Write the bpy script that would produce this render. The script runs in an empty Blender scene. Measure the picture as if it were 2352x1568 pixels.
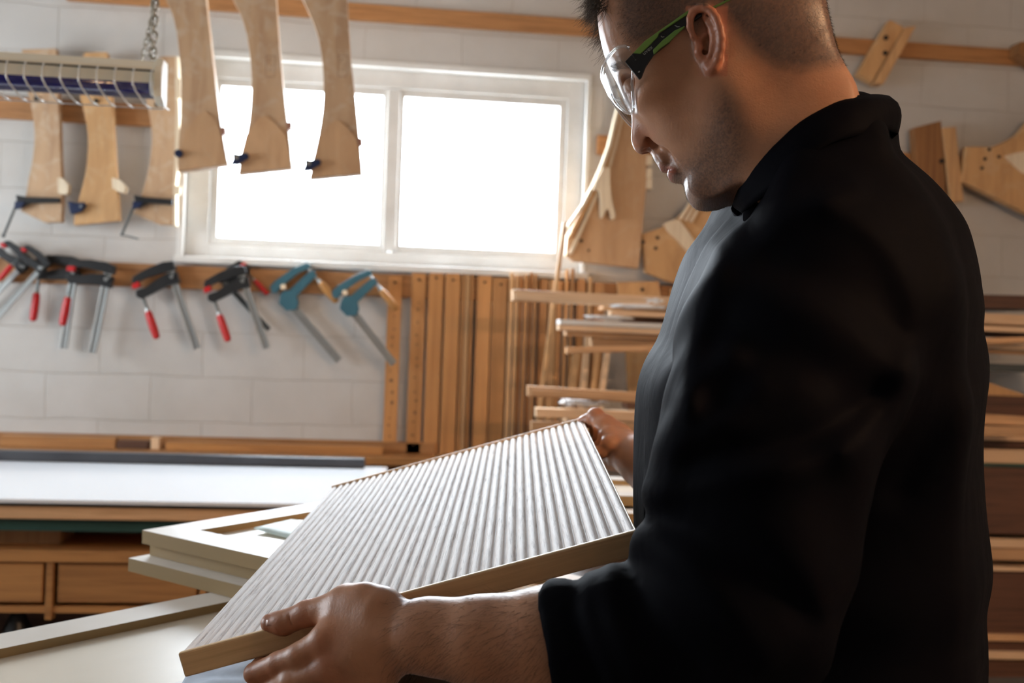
import bpy, bmesh, math, random
import numpy as np
from mathutils import Vector, Matrix

# ------------------------------------------------------------------ camera
S = bpy.context.scene
COL = S.collection
FPX = 2287.0            # focal length in pixels of the 2352 px wide frame
ROLL = 0.035
SR, CR = math.sin(ROLL), math.cos(ROLL)
YAW = 0.108             # camera looks a little to the right of the wall normal
SY, CY = math.sin(YAW), math.cos(YAW)
CAMZ = 1.35


def k2w(p):
    """camera-aligned level frame (right, forward, up) -> room"""
    return Vector((p[0] * CY + p[1] * SY, -p[0] * SY + p[1] * CY, p[2] + CAMZ))


def kray(px, py):
    dx = (px - 1176) / FPX
    dy = (py - 784) / FPX
    return np.array([dx * CR + dy * SR, 1.0, dx * SR - dy * CR])


def P(px, py, Z):
    return kray(px, py) * Z


def onz(px, py, z):
    r = kray(px, py)
    return r * (z / r[2])


def WP(px, py, y):
    """room point seen at a photo position on the plane parallel to the far wall at distance y"""
    r = kray(px, py)
    w = Vector((r[0] * CY + SY, -r[0] * SY + CY, r[2]))
    t = y / w.y
    return Vector((w.x * t, y, w.z * t + CAMZ))


cam_data = bpy.data.cameras.new('camera')
cam = bpy.data.objects.new('camera', cam_data)
COL.objects.link(cam)
cam_data.sensor_width = 36.0
cam_data.lens = 36.0 * FPX / 2352.0
right = k2w((CR, 0, SR)) - k2w((0, 0, 0))
up = k2w((-SR, 0, CR)) - k2w((0, 0, 0))
fwd = k2w((0, 1, 0)) - k2w((0, 0, 0))
m3 = Matrix((right, up, -fwd)).transposed()
cam.matrix_world = Matrix.Translation((0, 0, CAMZ)) @ m3.to_4x4()
cam_data.clip_start = 0.05
cam_data.dof.use_dof = True
cam_data.dof.focus_distance = 0.98
cam_data.dof.aperture_fstop = 6.3
S.camera = cam

# ------------------------------------------------------------------ world, light, exposure
W = bpy.data.worlds.new('sky')
S.world = W
W.use_nodes = True
bg = W.node_tree.nodes['Background']
bg.inputs[0].default_value = (0.93, 0.97, 1.0, 1)
bg.inputs[1].default_value = 16.0
S.view_settings.view_transform = 'Standard'
S.view_settings.look = 'None'
S.view_settings.gamma = 1
S.view_settings.use_curve_mapping = False
S.view_settings.exposure = 0.0

WALLY = 4.53
RX0, RX1, RY0, ZC = -3.3, 4.3, -2.6, 3.35


def area(name, loc, rot, sx, sy, power, col, portal=False):
    d = bpy.data.lights.new(name, 'AREA')
    d.shape = 'RECTANGLE'
    d.size, d.size_y = sx, sy
    d.energy = power
    d.color = col
    o = bpy.data.objects.new(name, d)
    COL.objects.link(o)
    o.location = loc
    o.rotation_euler = rot
    if portal:
        d.cycles.is_portal = True
    return o


# openings: window_1 in the far wall, added_window in the left wall (unseen, added for fill light)
WIN_A = WP(415, 600, WALLY)
WIN_B = WP(1352, 184, WALLY)
WX0, WX1, WZ0, WZ1 = WIN_A.x, WIN_B.x, 1.675, 2.572
area('window_portal', ((WX0 + WX1) / 2, WALLY + 0.13, (WZ0 + WZ1) / 2), (-math.pi / 2, 0, 0), WX1 - WX0, WZ1 - WZ0, 1, (1, 1, 1), True)
L2Y0, L2Y1, L2Z0, L2Z1 = 1.5, 3.8, 1.15, 2.25
area('added_window_portal', (RX0 - 0.13, (L2Y0 + L2Y1) / 2, (L2Z0 + L2Z1) / 2), (0, -math.pi / 2, 0), L2Z1 - L2Z0, L2Y1 - L2Y0, 1, (1, 1, 1), True)
# the skylight glow that the outdoors sends down through the big window onto bench and panel
area('window_daylight', ((WX0 + WX1) / 2, WALLY + 0.32, (WZ0 + WZ1) / 2 + 0.25), (-math.pi / 2 + 0.5, 0, 0), WX1 - WX0, WZ1 - WZ0, 165, (0.86, 0.93, 1.0))

# ------------------------------------------------------------------ objects and meshes


def tag(o, label=None, cat=None, group=None, kind=None):
    if label: o['label'] = label
    if cat: o['category'] = cat
    if group: o['group'] = group
    if kind: o['kind'] = kind
    return o


def empty(name, loc, label=None, cat=None, group=None):
    o = bpy.data.objects.new(name, None)
    COL.objects.link(o)
    o.location = loc
    o.empty_display_size = 0.05
    return tag(o, label, cat, group)


class MB:
    """collects shapes given in room coordinates and links them as ONE mesh object"""

    def __init__(s):
        s.v, s.f, s.m = [], [], []

    def add(s, vs, fs, mi=0):
        n = len(s.v)
        s.v += [tuple(x) for x in vs]
        s.f += [tuple(i + n for i in f) for f in fs]
        s.m += [mi] * len(fs)

    def box(s, a, b, mi=0):
        x0, y0, z0 = a
        x1, y1, z1 = b
        s.add([(x0, y0, z0), (x1, y0, z0), (x1, y1, z0), (x0, y1, z0), (x0, y0, z1), (x1, y0, z1), (x1, y1, z1), (x0, y1, z1)],
              [(3, 2, 1, 0), (4, 5, 6, 7), (0, 1, 5, 4), (1, 2, 6, 5), (2, 3, 7, 6), (3, 0, 4, 7)], mi)

    def obox(s, o, a, b, c, mi=0):
        """corner o and three edge vectors"""
        o, a, b, c = map(Vector, (o, a, b, c))
        s.add([o, o + a, o + a + b, o + b, o + c, o + a + c, o + a + b + c, o + b + c],
              [(3, 2, 1, 0), (4, 5, 6, 7), (0, 1, 5, 4), (1, 2, 6, 5), (2, 3, 7, 6), (3, 0, 4, 7)], mi)

    def prism(s, poly, d, mi=0):
        n = len(poly)
        d = Vector(d)
        vs = [Vector(p) for p in poly] + [Vector(p) + d for p in poly]
        s.add(vs, [tuple(range(n - 1, -1, -1)), tuple(range(n, 2 * n))] + [(i, (i + 1) % n, n + (i + 1) % n, n + i) for i in range(n)], mi)

    def tube(s, pts, r, n=8, mi=0, cap=True):
        pts = [Vector(p) for p in pts]
        rs = r if isinstance(r, (list, tuple)) else [r] * len(pts)
        t0 = (pts[1] - pts[0]).normalized()
        ref = Vector((0, 0, 1)) if abs(t0.z) < 0.9 else Vector((1, 0, 0))
        nv = t0.cross(ref).normalized()
        base = len(s.v)
        for i, p in enumerate(pts):
            t = (pts[min(i + 1, len(pts) - 1)] - pts[max(i - 1, 0)]).normalized()
            nv = (nv - t * nv.dot(t)).normalized()
            bv = t.cross(nv)
            for k in range(n):
                a = 2 * math.pi * k / n
                s.v.append(tuple(p + (nv * math.cos(a) + bv * math.sin(a)) * rs[i]))
        for i in range(len(pts) - 1):
            for k in range(n):
                s.f.append((base + i * n + k, base + i * n + (k + 1) % n, base + (i + 1) * n + (k + 1) % n, base + (i + 1) * n + k))
                s.m.append(mi)
        if cap:
            s.f.append(tuple(base + k for k in range(n - 1, -1, -1)))
            s.f.append(tuple(base + (len(pts) - 1) * n + k for k in range(n)))
            s.m += [mi, mi]

    def build(s, name, mat, parent=None, bevel=0, smooth=False, base=None):
        vs = np.array(s.v)
        me = bpy.data.meshes.new(name)
        lo, hi = vs.min(0), vs.max(0)
        o_ = Vector(base) if base is not None else Vector(((lo[0] + hi[0]) / 2, (lo[1] + hi[1]) / 2, lo[2]))
        me.from_pydata([tuple(x) for x in (vs - np.array(o_))], [], s.f)
        for mm in (mat if isinstance(mat, (list, tuple)) else [mat]):
            me.materials.append(mm)
        if len(set(s.m)) > 1:
            me.polygons.foreach_set('material_index', s.m)
        bm = bmesh.new()
        bm.from_mesh(me)
        bmesh.ops.recalc_face_normals(bm, faces=bm.faces)
        bm.to_mesh(me)
        bm.free()
        if smooth:
            me.polygons.foreach_set('use_smooth', [True] * len(me.polygons))
        o = bpy.data.objects.new(name, me)
        COL.objects.link(o)
        place(o, o_, parent)
        if bevel:
            b = o.modifiers.new('bevel', 'BEVEL')
            b.width = bevel
            b.segments = 2
            b.limit_method = 'ANGLE'
            b.angle_limit = 0.7
        return o


def wloc(o):
    v = Vector((0, 0, 0))
    while o is not None:
        v += o.location
        o = o.parent
    return v


def place(o, w, parent):
    if parent is not None:
        o.parent = parent
        o.location = Vector(w) - wloc(parent)
    else:
        o.location = w


# ------------------------------------------------------------------ materials
MATS = {}


def mat(name, col, rough=0.5, metal=0.0, spec=0.5, coat=0.0, sss=0.0, trans=0.0, ior=1.45, emit=None):
    m = bpy.data.materials.new(name)
    m.use_nodes = True
    b = m.node_tree.nodes['Principled BSDF']
    b.inputs['Base Color'].default_value = (*col, 1)
    b.inputs['Roughness'].default_value = rough
    b.inputs['Metallic'].default_value = metal
    b.inputs['Specular IOR Level'].default_value = spec
    b.inputs['Coat Weight'].default_value = coat
    b.inputs['Coat Roughness'].default_value = 0.12
    b.inputs['Transmission Weight'].default_value = trans
    b.inputs['IOR'].default_value = ior
    if emit:
        b.inputs['Emission Color'].default_value = (*emit[0], 1)
        b.inputs['Emission Strength'].default_value = emit[1]
    return m


class N:
    """small node-building helper"""

    def __init__(s, m):
        s.t = m.node_tree
        s.b = s.t.nodes['Principled BSDF']

    def n(s, kind, **kw):
        x = s.t.nodes.new(kind)
        for k, v in kw.items():
            if k in x.inputs.keys():
                x.inputs[k].default_value = v
            else:
                setattr(x, k, v)
        return x

    def l(s, a, b):
        s.t.links.new(a, b)

    def ramp(s, src, stops):
        r = s.n('ShaderNodeValToRGB')
        e = r.color_ramp.elements
        while len(e) < len(stops):
            e.new(0.5)
        for i, (p, c) in enumerate(stops):
            e[i].position = p
            e[i].color = (*c, 1) if len(c) == 3 else c
        s.l(src, r.inputs[0])
        return r.outputs[0]

    def bump(s, src, strength, dist=0.002):
        b = s.n('ShaderNodeBump', Strength=strength, Distance=dist)
        s.l(src, b.inputs['Height'])
        s.l(b.outputs[0], s.b.inputs['Normal'])
        return b


def speckle(name, c1, c2, scale=3.0, rough=0.6, bump=0.1, **kw):
    m = mat(name, c1, rough, **kw)
    q = N(m)
    tc = q.n('ShaderNodeTexCoord')
    no = q.n('ShaderNodeTexNoise', Scale=scale, Detail=6.0)
    q.l(tc.outputs['Object'], no.inputs['Vector'])
    q.l(q.ramp(no.outputs[0], [(0.3, c2), (0.7, c1)]), q.b.inputs['Base Color'])
    n2 = q.n('ShaderNodeTexNoise', Scale=scale * 25, Detail=3.0)
    q.l(tc.outputs['Object'], n2.inputs['Vector'])
    q.bump(n2.outputs[0], bump)
    return m


def wood(name, c1, c2, grain=(1, 1, 12), scale=6.0, rough=0.55, rot=(0, 0, 0), coat=0.0, bump=0.15, island=0.12):
    """grain: the noise is squeezed across the grain and stretched along it"""
    m = mat(name, c1, rough, coat=coat)
    q = N(m)
    tc = q.n('ShaderNodeTexCoord')
    mp = q.n('ShaderNodeMapping')
    mp.inputs['Scale'].default_value = grain
    mp.inputs['Rotation'].default_value = rot
    q.l(tc.outputs['Object'], mp.inputs['Vector'])
    oi = q.n('ShaderNodeObjectInfo')
    ad = q.n('ShaderNodeVectorMath', operation='ADD')
    q.l(mp.outputs[0], ad.inputs[0])
    mu = q.n('ShaderNodeVectorMath', operation='SCALE')
    q.l(oi.outputs['Random'], mu.inputs['Scale'])
    mu.inputs[0].default_value = (37, 19, 53)
    q.l(mu.outputs[0], ad.inputs[1])
    no = q.n('ShaderNodeTexNoise', Scale=scale, Detail=7.0, Roughness=0.6, Distortion=0.6)
    q.l(ad.outputs[0], no.inputs['Vector'])
    c = q.ramp(no.outputs[0], [(0.3, c2), (0.55, c1), (0.8, tuple(min(1, x * 1.12) for x in c1))])
    hs = q.n('ShaderNodeHueSaturation')
    q.l(c, hs.inputs['Color'])
    mr = q.n('ShaderNodeMapRange')
    q.l(oi.outputs['Random'], mr.inputs[0])
    mr.inputs[3].default_value = 1 - island
    mr.inputs[4].default_value = 1 + island
    q.l(mr.outputs[0], hs.inputs['Value'])
    q.l(hs.outputs[0], q.b.inputs['Base Color'])
    q.bump(no.outputs[0], bump, 0.001)
    return m


GX, GY, GZ = (0.6, 14, 14), (14, 0.6, 14), (14, 14, 0.6)
M = {}
M['steel'] = mat('steel', (0.36, 0.37, 0.36), 0.35, 0.85)
M['dark_steel'] = mat('dark_steel', (0.10, 0.11, 0.11), 0.4, 0.8)
M['nail'] = mat('nail', (0.015, 0.014, 0.013), 0.6, 0.3)
M['black_paint'] = speckle('black_paint', (0.012, 0.013, 0.015), (0.02, 0.02, 0.02), 8, 0.35)
M['red_grip'] = speckle('red_grip', (0.55, 0.012, 0.014), (0.42, 0.008, 0.01), 10, 0.38)
M['teal_paint'] = speckle('teal_paint', (0.045, 0.15, 0.20), (0.035, 0.11, 0.15), 9, 0.4)
M['grip_wood'] = wood('grip_wood', (0.50, 0.24, 0.07), (0.36, 0.16, 0.05), GZ, 5, 0.4)
M['blue_paint'] = speckle('blue_paint', (0.012, 0.025, 0.075), (0.008, 0.015, 0.05), 9, 0.4)
M['cream'] = speckle('cream', (0.86, 0.79, 0.63), (0.80, 0.73, 0.57), 4, 0.45)
M['white_paint'] = speckle('white_paint', (0.78, 0.78, 0.76), (0.66, 0.65, 0.62), 6, 0.5)
M['batten'] = wood('batten', (0.42, 0.20, 0.075), (0.27, 0.12, 0.045), GX, 5, 0.5)
M['batten_v'] = wood('batten_v', (0.46, 0.22, 0.08), (0.30, 0.135, 0.05), GZ, 4, 0.45)
M['strip'] = wood('strip', (0.50, 0.245, 0.09), (0.37, 0.17, 0.062), GZ, 3, 0.4, island=0.22)
M['pale_strip'] = wood('pale_strip', (0.60, 0.36, 0.17), (0.47, 0.26, 0.12), GZ, 4, 0.5, island=0.2)
M['edge_ply'] = wood('edge_ply', (0.80, 0.68, 0.50), (0.66, 0.52, 0.36), GZ, 6, 0.5)
M['lumber'] = wood('lumber', (0.60, 0.36, 0.19), (0.42, 0.23, 0.11), GX, 4, 0.55, island=0.3)
M['lumber_pale'] = wood('lumber_pale', (0.74, 0.52, 0.33), (0.60, 0.40, 0.24), GX, 4, 0.5, island=0.12)
M['lumber_dark'] = wood('lumber_dark', (0.12, 0.055, 0.032), (0.06, 0.028, 0.018), GX, 4, 0.55)
M['drawer'] = wood('drawer', (0.46, 0.22, 0.075), (0.32, 0.14, 0.05), GX, 4, 0.45)
M['mdf'] = speckle('mdf', (0.62, 0.52, 0.36), (0.56, 0.46, 0.31), 30, 0.6, 0.03)
M['mdf_face'] = speckle('mdf_face', (0.86, 0.78, 0.65), (0.82, 0.74, 0.61), 12, 0.38, 0.02)
M['plastic_wrap'] = speckle('plastic_wrap', (0.92, 0.93, 0.93), (0.78, 0.78, 0.78), 14, 0.18, 0.6)
M['green_paint'] = speckle('green_paint', (0.03, 0.09, 0.075), (0.02, 0.06, 0.05), 6, 0.5)
M['peg'] = wood('peg', (0.36, 0.17, 0.11), (0.25, 0.11, 0.07), GZ, 6)


def jig_mat(name, c1, c2, stain, amt):
    """birch ply with pale smears of dried glue"""
    m = wood(name, c1, c2, (5, 5, 1.0), 3, 0.5, island=0.1)
    q = N(m)
    hs = [n for n in q.t.nodes if n.type == 'HUE_SAT'][0]
    tc = [n for n in q.t.nodes if n.type == 'TEX_COORD'][0]
    no = q.n('ShaderNodeTexNoise', Scale=9.0, Detail=4.0, Distortion=1.5)
    q.l(tc.outputs['Object'], no.inputs['Vector'])
    mx = q.n('ShaderNodeMixRGB')
    q.l(q.ramp(no.outputs[0], [(0.5, (0, 0, 0)), (0.68, (amt, amt, amt))]), mx.inputs[0])
    q.l(hs.outputs[0], mx.inputs[1])
    mx.inputs[2].default_value = (*stain, 1)
    q.l(mx.outputs[0], q.b.inputs['Base Color'])
    return m


M['jig'] = jig_mat('jig', (0.56, 0.37, 0.22), (0.42, 0.25, 0.14), (0.66, 0.58, 0.46), 0.5)
M['jig_ply'] = jig_mat('jig_ply', (0.60, 0.37, 0.20), (0.50, 0.29, 0.15), (0.62, 0.48, 0.34), 0.25)
M['jig_orange'] = jig_mat('jig_orange', (0.62, 0.36, 0.16), (0.48, 0.26, 0.11), (0.7, 0.55, 0.36), 0.3)
M['jig_brown'] = wood('jig_brown', (0.34, 0.155, 0.055), (0.22, 0.095, 0.035), GZ, 4)


def block_wall_mat():
    m = mat('painted_block', (0.6, 0.58, 0.55), 0.6)
    q = N(m)
    tc = q.n('ShaderNodeTexCoord')
    sp = q.n('ShaderNodeSeparateXYZ')
    q.l(tc.outputs['Object'], sp.inputs[0])
    cb = q.n('ShaderNodeCombineXYZ')
    q.l(sp.outputs[0], cb.inputs[0])
    q.l(sp.outputs[2], cb.inputs[1])
    no0 = q.n('ShaderNodeTexNoise', Scale=5.0, Detail=3.0)
    q.l(tc.outputs['Object'], no0.inputs['Vector'])
    ad = q.n('ShaderNodeMixRGB', blend_type='LINEAR_LIGHT')
    ad.inputs[0].default_value = 0.012
    q.l(cb.outputs[0], ad.inputs[1])
    q.l(no0.outputs[1], ad.inputs[2])
    br = q.n('ShaderNodeTexBrick', Scale=1.0)
    br.inputs['Brick Width'].default_value = 0.44
    br.inputs['Row Height'].default_value = 0.2
    br.inputs['Mortar Size'].default_value = 0.004
    br.inputs['Mortar Smooth'].default_value = 0.9
    br.inputs['Color1'].default_value = (0.58, 0.562, 0.535, 1)
    br.inputs['Color2'].default_value = (0.565, 0.547, 0.52, 1)
    br.inputs['Mortar'].default_value = (0.50, 0.47, 0.43, 1)
    q.l(ad.outputs[0], br.inputs['Vector'])
    no = q.n('ShaderNodeTexNoise', Scale=2.2, Detail=8.0, Roughness=0.65)
    q.l(tc.outputs['Object'], no.inputs['Vector'])
    mx = q.n('ShaderNodeMixRGB', blend_type='MULTIPLY')
    mx.inputs[0].default_value = 0.8
    q.l(br.outputs[0], mx.inputs[1])
    q.l(q.ramp(no.outputs[0], [(0.25, (0.86, 0.84, 0.81)), (0.6, (1, 1, 1))]), mx.inputs[2])
    q.l(mx.outputs[0], q.b.inputs['Base Color'])
    n3 = q.n('ShaderNodeTexNoise', Scale=60.0, Detail=4.0)
    q.l(tc.outputs['Object'], n3.inputs['Vector'])
    b1 = q.n('ShaderNodeBump', Strength=0.25, Distance=0.003)
    q.l(n3.outputs[0], b1.inputs['Height'])
    b2 = q.n('ShaderNodeBump', Strength=0.5, Distance=0.005)
    b2.invert = True
    q.l(br.outputs[1], b2.inputs['Height'])
    q.l(b1.outputs[0], b2.inputs['Normal'])
    q.l(b2.outputs[0], q.b.inputs['Normal'])
    return m


M['block'] = block_wall_mat()
M['plaster'] = speckle('plaster', (0.50, 0.48, 0.45), (0.44, 0.42, 0.39), 3, 0.8)
M['concrete'] = speckle('concrete', (0.16, 0.145, 0.13), (0.11, 0.10, 0.09), 3, 0.7)

# ------------------------------------------------------------------ the room


def struct(mb, name, m, **kw):
    return tag(mb.build(name, m, **kw), kind='structure')


T = 0.2
mb = MB()          # far wall around the window hole
mb.box((RX0 - T, WALLY, 0), (WX0, WALLY + T, ZC))
mb.box((WX1, WALLY, 0), (RX1 + T, WALLY + T, ZC))
mb.box((WX0, WALLY, 0), (WX1, WALLY + T, WZ0))
mb.box((WX0, WALLY, WZ1), (WX1, WALLY + T, ZC))
struct(mb, 'wall_front', M['block'], base=(0, 0, 0.144))
mb = MB()
mb.box((RX0 - T, RY0 - T, 0), (RX0, L2Y0, ZC))
mb.box((RX0 - T, L2Y1, 0), (RX0, WALLY, ZC))
mb.box((RX0 - T, L2Y0, 0), (RX0, L2Y1, L2Z0))
mb.box((RX0 - T, L2Y0, L2Z1), (RX0, L2Y1, ZC))
struct(mb, 'wall_left', M['plaster'])
mb = MB(); mb.box((RX1, RY0 - T, 0), (RX1 + T, WALLY, ZC)); struct(mb, 'wall_right', M['plaster'])
mb = MB(); mb.box((RX0, RY0 - T, 0), (RX1, RY0, ZC)); struct(mb, 'wall_back', M['plaster'])
mb = MB(); mb.box((RX0 - T, RY0 - T, -0.1), (RX1 + T, WALLY + T, 0)); struct(mb, 'floor', M['concrete'])
mb = MB(); mb.box((RX0 - T, RY0 - T, ZC), (RX1 + T, WALLY + T, ZC + 0.1)); struct(mb, 'ceiling', M['plaster'])

# window_1: painted frame, mullion, two panes, sill, moulding round the opening
mg = mat('frosted_pane', (0.95, 0.97, 1.0), 0.25)
q = N(mg)
tr = q.n('ShaderNodeBsdfTransparent'); tr.inputs[0].default_value = (0.96, 0.98, 1, 1)
gl = q.n('ShaderNodeBsdfGlossy'); gl.inputs['Roughness'].default_value = 0.1
mx = q.n('ShaderNodeMixShader'); mx.inputs[0].default_value = 0.06
q.l(tr.outputs[0], mx.inputs[1]); q.l(gl.outputs[0], mx.inputs[2])
q.l(mx.outputs[0], q.t.nodes['Material Output'].inputs[0])
M['pane'] = mg


def window(name, mb_boxes, panes, sill):
    o = None


y0 = WALLY + 0.035


def wz(px, py, y): return WP(px, py, y).z
def wx(px, py, y): return WP(px, py, y).x


win = empty('window_1', ((WX0 + WX1) / 2, WALLY + 0.05, WZ0)); tag(win, kind='structure')
pl = (wx(503, 370, y0), wx(875, 390, y0), wx(924, 400, y0), wx(1281, 400, y0))
pz0, pz1 = wz(690, 552, y0), wz(690, 207, y0)
fr = MB()
fr.box((WX0, y0, WZ0), (pl[0] - 0.035, y0 + 0.07, WZ1))
fr.box((pl[3] + 0.035, y0, WZ0), (WX1, y0 + 0.07, WZ1))
fr.box((WX0, y0 + 0.001, WZ0), (WX1, y0 + 0.069, pz0 - 0.035))
fr.box((WX0, y0 + 0.001, pz1 + 0.035), (WX1, y0 + 0.069, WZ1))
fr.box((pl[1] + 0.02, y0 - 0.003, pz0 - 0.03), (pl[2] - 0.02, y0 + 0.067, pz1 + 0.03))
fr.build('frame', M['white_paint'], win, bevel=0.004)
for i in (0, 2):
    a, b = pl[i], pl[i + 1]
    sa = MB()
    g = 0.035
    sa.box((a - g, y0 + 0.012, pz0 - g), (a, y0 + 0.05, pz1 + g))
    sa.box((b, y0 + 0.012, pz0 - g), (b + g, y0 + 0.05, pz1 + g))
    sa.box((a, y0 + 0.013, pz0 - g), (b, y0 + 0.049, pz0))
    sa.box((a, y0 + 0.013, pz1), (b, y0 + 0.049, pz1 + g))
    s_ = sa.build('sash', M['white_paint'], win, bevel=0.003)
    pa = MB(); pa.box((a - 0.01, y0 + 0.028, pz0 - 0.01), (b + 0.01, y0 + 0.033, pz1 + 0.01)); pa.build('pane', M['pane'], s_)
mo = MB()
for (a, b) in (((WX0 - 0.02, WALLY - 0.012, WZ0 - 0.02), (WX0 + 0.008, WALLY + 0.03, WZ1 + 0.02)),
               ((WX1 - 0.008, WALLY - 0.012, WZ0 - 0.02), (WX1 + 0.012, WALLY + 0.03, WZ1 + 0.02)),
               ((WX0, WALLY - 0.012, WZ1 - 0.01), (WX1, WALLY + 0.03, WZ1 + 0.02))):
    mo.box(a, b)
mo.build('moulding', M['white_paint'], win, bevel=0.003)
si = MB(); si.box((WX0 - 0.02, WALLY - 0.05, WZ0 - 0.03), (WX1 + 0.02, WALLY + 0.036, WZ0)); si.build('sill', M['white_paint'], win, bevel=0.004)

win2 = empty('added_window', (RX0 - 0.1, (L2Y0 + L2Y1) / 2, L2Z0)); tag(win2, kind='structure')  # added opening, out of view, brightens the far wall from the left
fr = MB()
for (a, b) in (((RX0 - .12, L2Y0, L2Z0), (RX0 - .05, L2Y0 + .06, L2Z1)), ((RX0 - .12, L2Y1 - .06, L2Z0), (RX0 - .05, L2Y1, L2Z1)),
               ((RX0 - .12, L2Y0, L2Z0), (RX0 - .05, L2Y1, L2Z0 + .06)), ((RX0 - .12, L2Y0, L2Z1 - .06), (RX0 - .05, L2Y1, L2Z1)),
               ((RX0 - .115, (L2Y0 + L2Y1) / 2 - .03, L2Z0), (RX0 - .055, (L2Y0 + L2Y1) / 2 + .03, L2Z1))):
    fr.box(a, b)
fr.build('frame', M['white_paint'], win2)
pa = MB(); pa.box((RX0 - .09, L2Y0, L2Z0), (RX0 - .085, L2Y1, L2Z1)); pa.build('pane', M['pane'], win2)

# wooden battens screwed to the wall


def batten(n, xa, xb, top, bot, pxc, m='batten', th=0.03, off=0.0):
    """top, bot: photo heights at photo column pxc"""
    y = WALLY - th - off
    za, zb = wz(pxc, bot, y), wz(pxc, top, y)
    mbb = MB(); mbb.box((xa, y, za), (xb, WALLY - off - 0.0005, zb))
    return struct(mbb, 'trim_%d' % n, M[m], bevel=0.003)


xL = RX0 + 0.002
batten(1, wx(150, 0, 4.5), RX1 - 0.002, 12, 50, 900)
batten(2, xL, wx(420, 260, 4.5), 232, 282, 200)
batten(3, xL, wx(1600, 640, 4.5), 610, 664, 440)
batten(4, wx(1372, 330, 4.5), RX1 - 0.002, 310, 354, 1385)
batten(5, xL, wx(1000, 1020, 4.5), 1003, 1045, 400, 'batten', 0.05)

# ------------------------------------------------------------------ things on the far wall
def plate(mb, pts, y, th, mi=0):
    """outline given in photo positions on the plane at y; thickness th goes towards the wall"""
    mb.prism([WP(a, b, y) for a, b in pts], (0, th, 0), mi)


def disc(mb, px, py, y, r, d=0.004, n=12):
    c = WP(px, py, y)
    mb.tube([c + Vector((0, -d, 0)), c + Vector((0, d * 0.5, 0))], r, n)


def smooth_poly(pts, keep, sub=4):
    """Catmull-Rom through pts except at the indices in keep, which stay corners"""
    out = []
    n = len(pts)
    for i in range(n):
        p0, p1, p2, p3 = pts[(i - 1) % n], pts[i], pts[(i + 1) % n], pts[(i + 2) % n]
        out.append(p1)
        if i in keep and (i + 1) % n in keep:
            continue
        if i in keep: p0 = p1
        if (i + 1) % n in keep: p3 = p2
        for k in range(1, sub):
            t = k / sub
            out.append(tuple(0.5 * (2 * p1[j] + (p2[j] - p0[j]) * t + (2 * p0[j] - 5 * p1[j] + 4 * p2[j] - p3[j]) * t * t + (3 * p1[j] - p0[j] - 3 * p2[j] + p3[j]) * t ** 3) for j in (0, 1)))
    return out


# --- three big bending forms hanging in front of the window
YJ = 3.62
rail = MB()
a0, a1 = WP(330, -160, YJ - 0.02), WP(900, -160, YJ - 0.02)
rail.box((a0.x, YJ - 0.035, 3.06), (a1.x, YJ - 0.003, 3.13))
for x in (a0.x + 0.04, a1.x - 0.08):
    rail.box((x, YJ - 0.034, 3.12), (x + 0.04, YJ - 0.004, ZC))
tag(rail.build('trim_6', M['batten']), kind='structure')

jigs = [
    ([(357, -62), (381, 0), (397, 37), (408, 94), (415, 168), (415, 262), (410, 330), (408, 394), (524, 378), (511, 307), (501, 243), (490, 150), (479, 56), (473, 0), (470, -75)],
     (7, 8, 14, 0), (513, 299), (411, 353), 'curved birch plywood bending form hanging left of the window, dark clamp tip at its edge'),
    ([(508, -58), (535, 0), (557, 45), (572, 112), (578, 187), (574, 262), (565, 318), (554, 367), (547, 400), (671, 387), (662, 299), (651, 206), (642, 112), (634, 0), (630, -75)],
     (8, 9, 14, 0), (665, 287), (549, 361), 'middle of the three curved bending forms hanging before the window'),
    ([(664, -58), (696, 0), (718, 49), (733, 94), (741, 150), (743, 224), (735, 292), (726, 337), (711, 411), (832, 400), (825, 318), (816, 224), (806, 131), (797, 0), (793, -75)],
     (8, 9, 14, 0), (828, 324), (715, 375), 'curved bending form hanging nearest the window mullion'),
]
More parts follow.
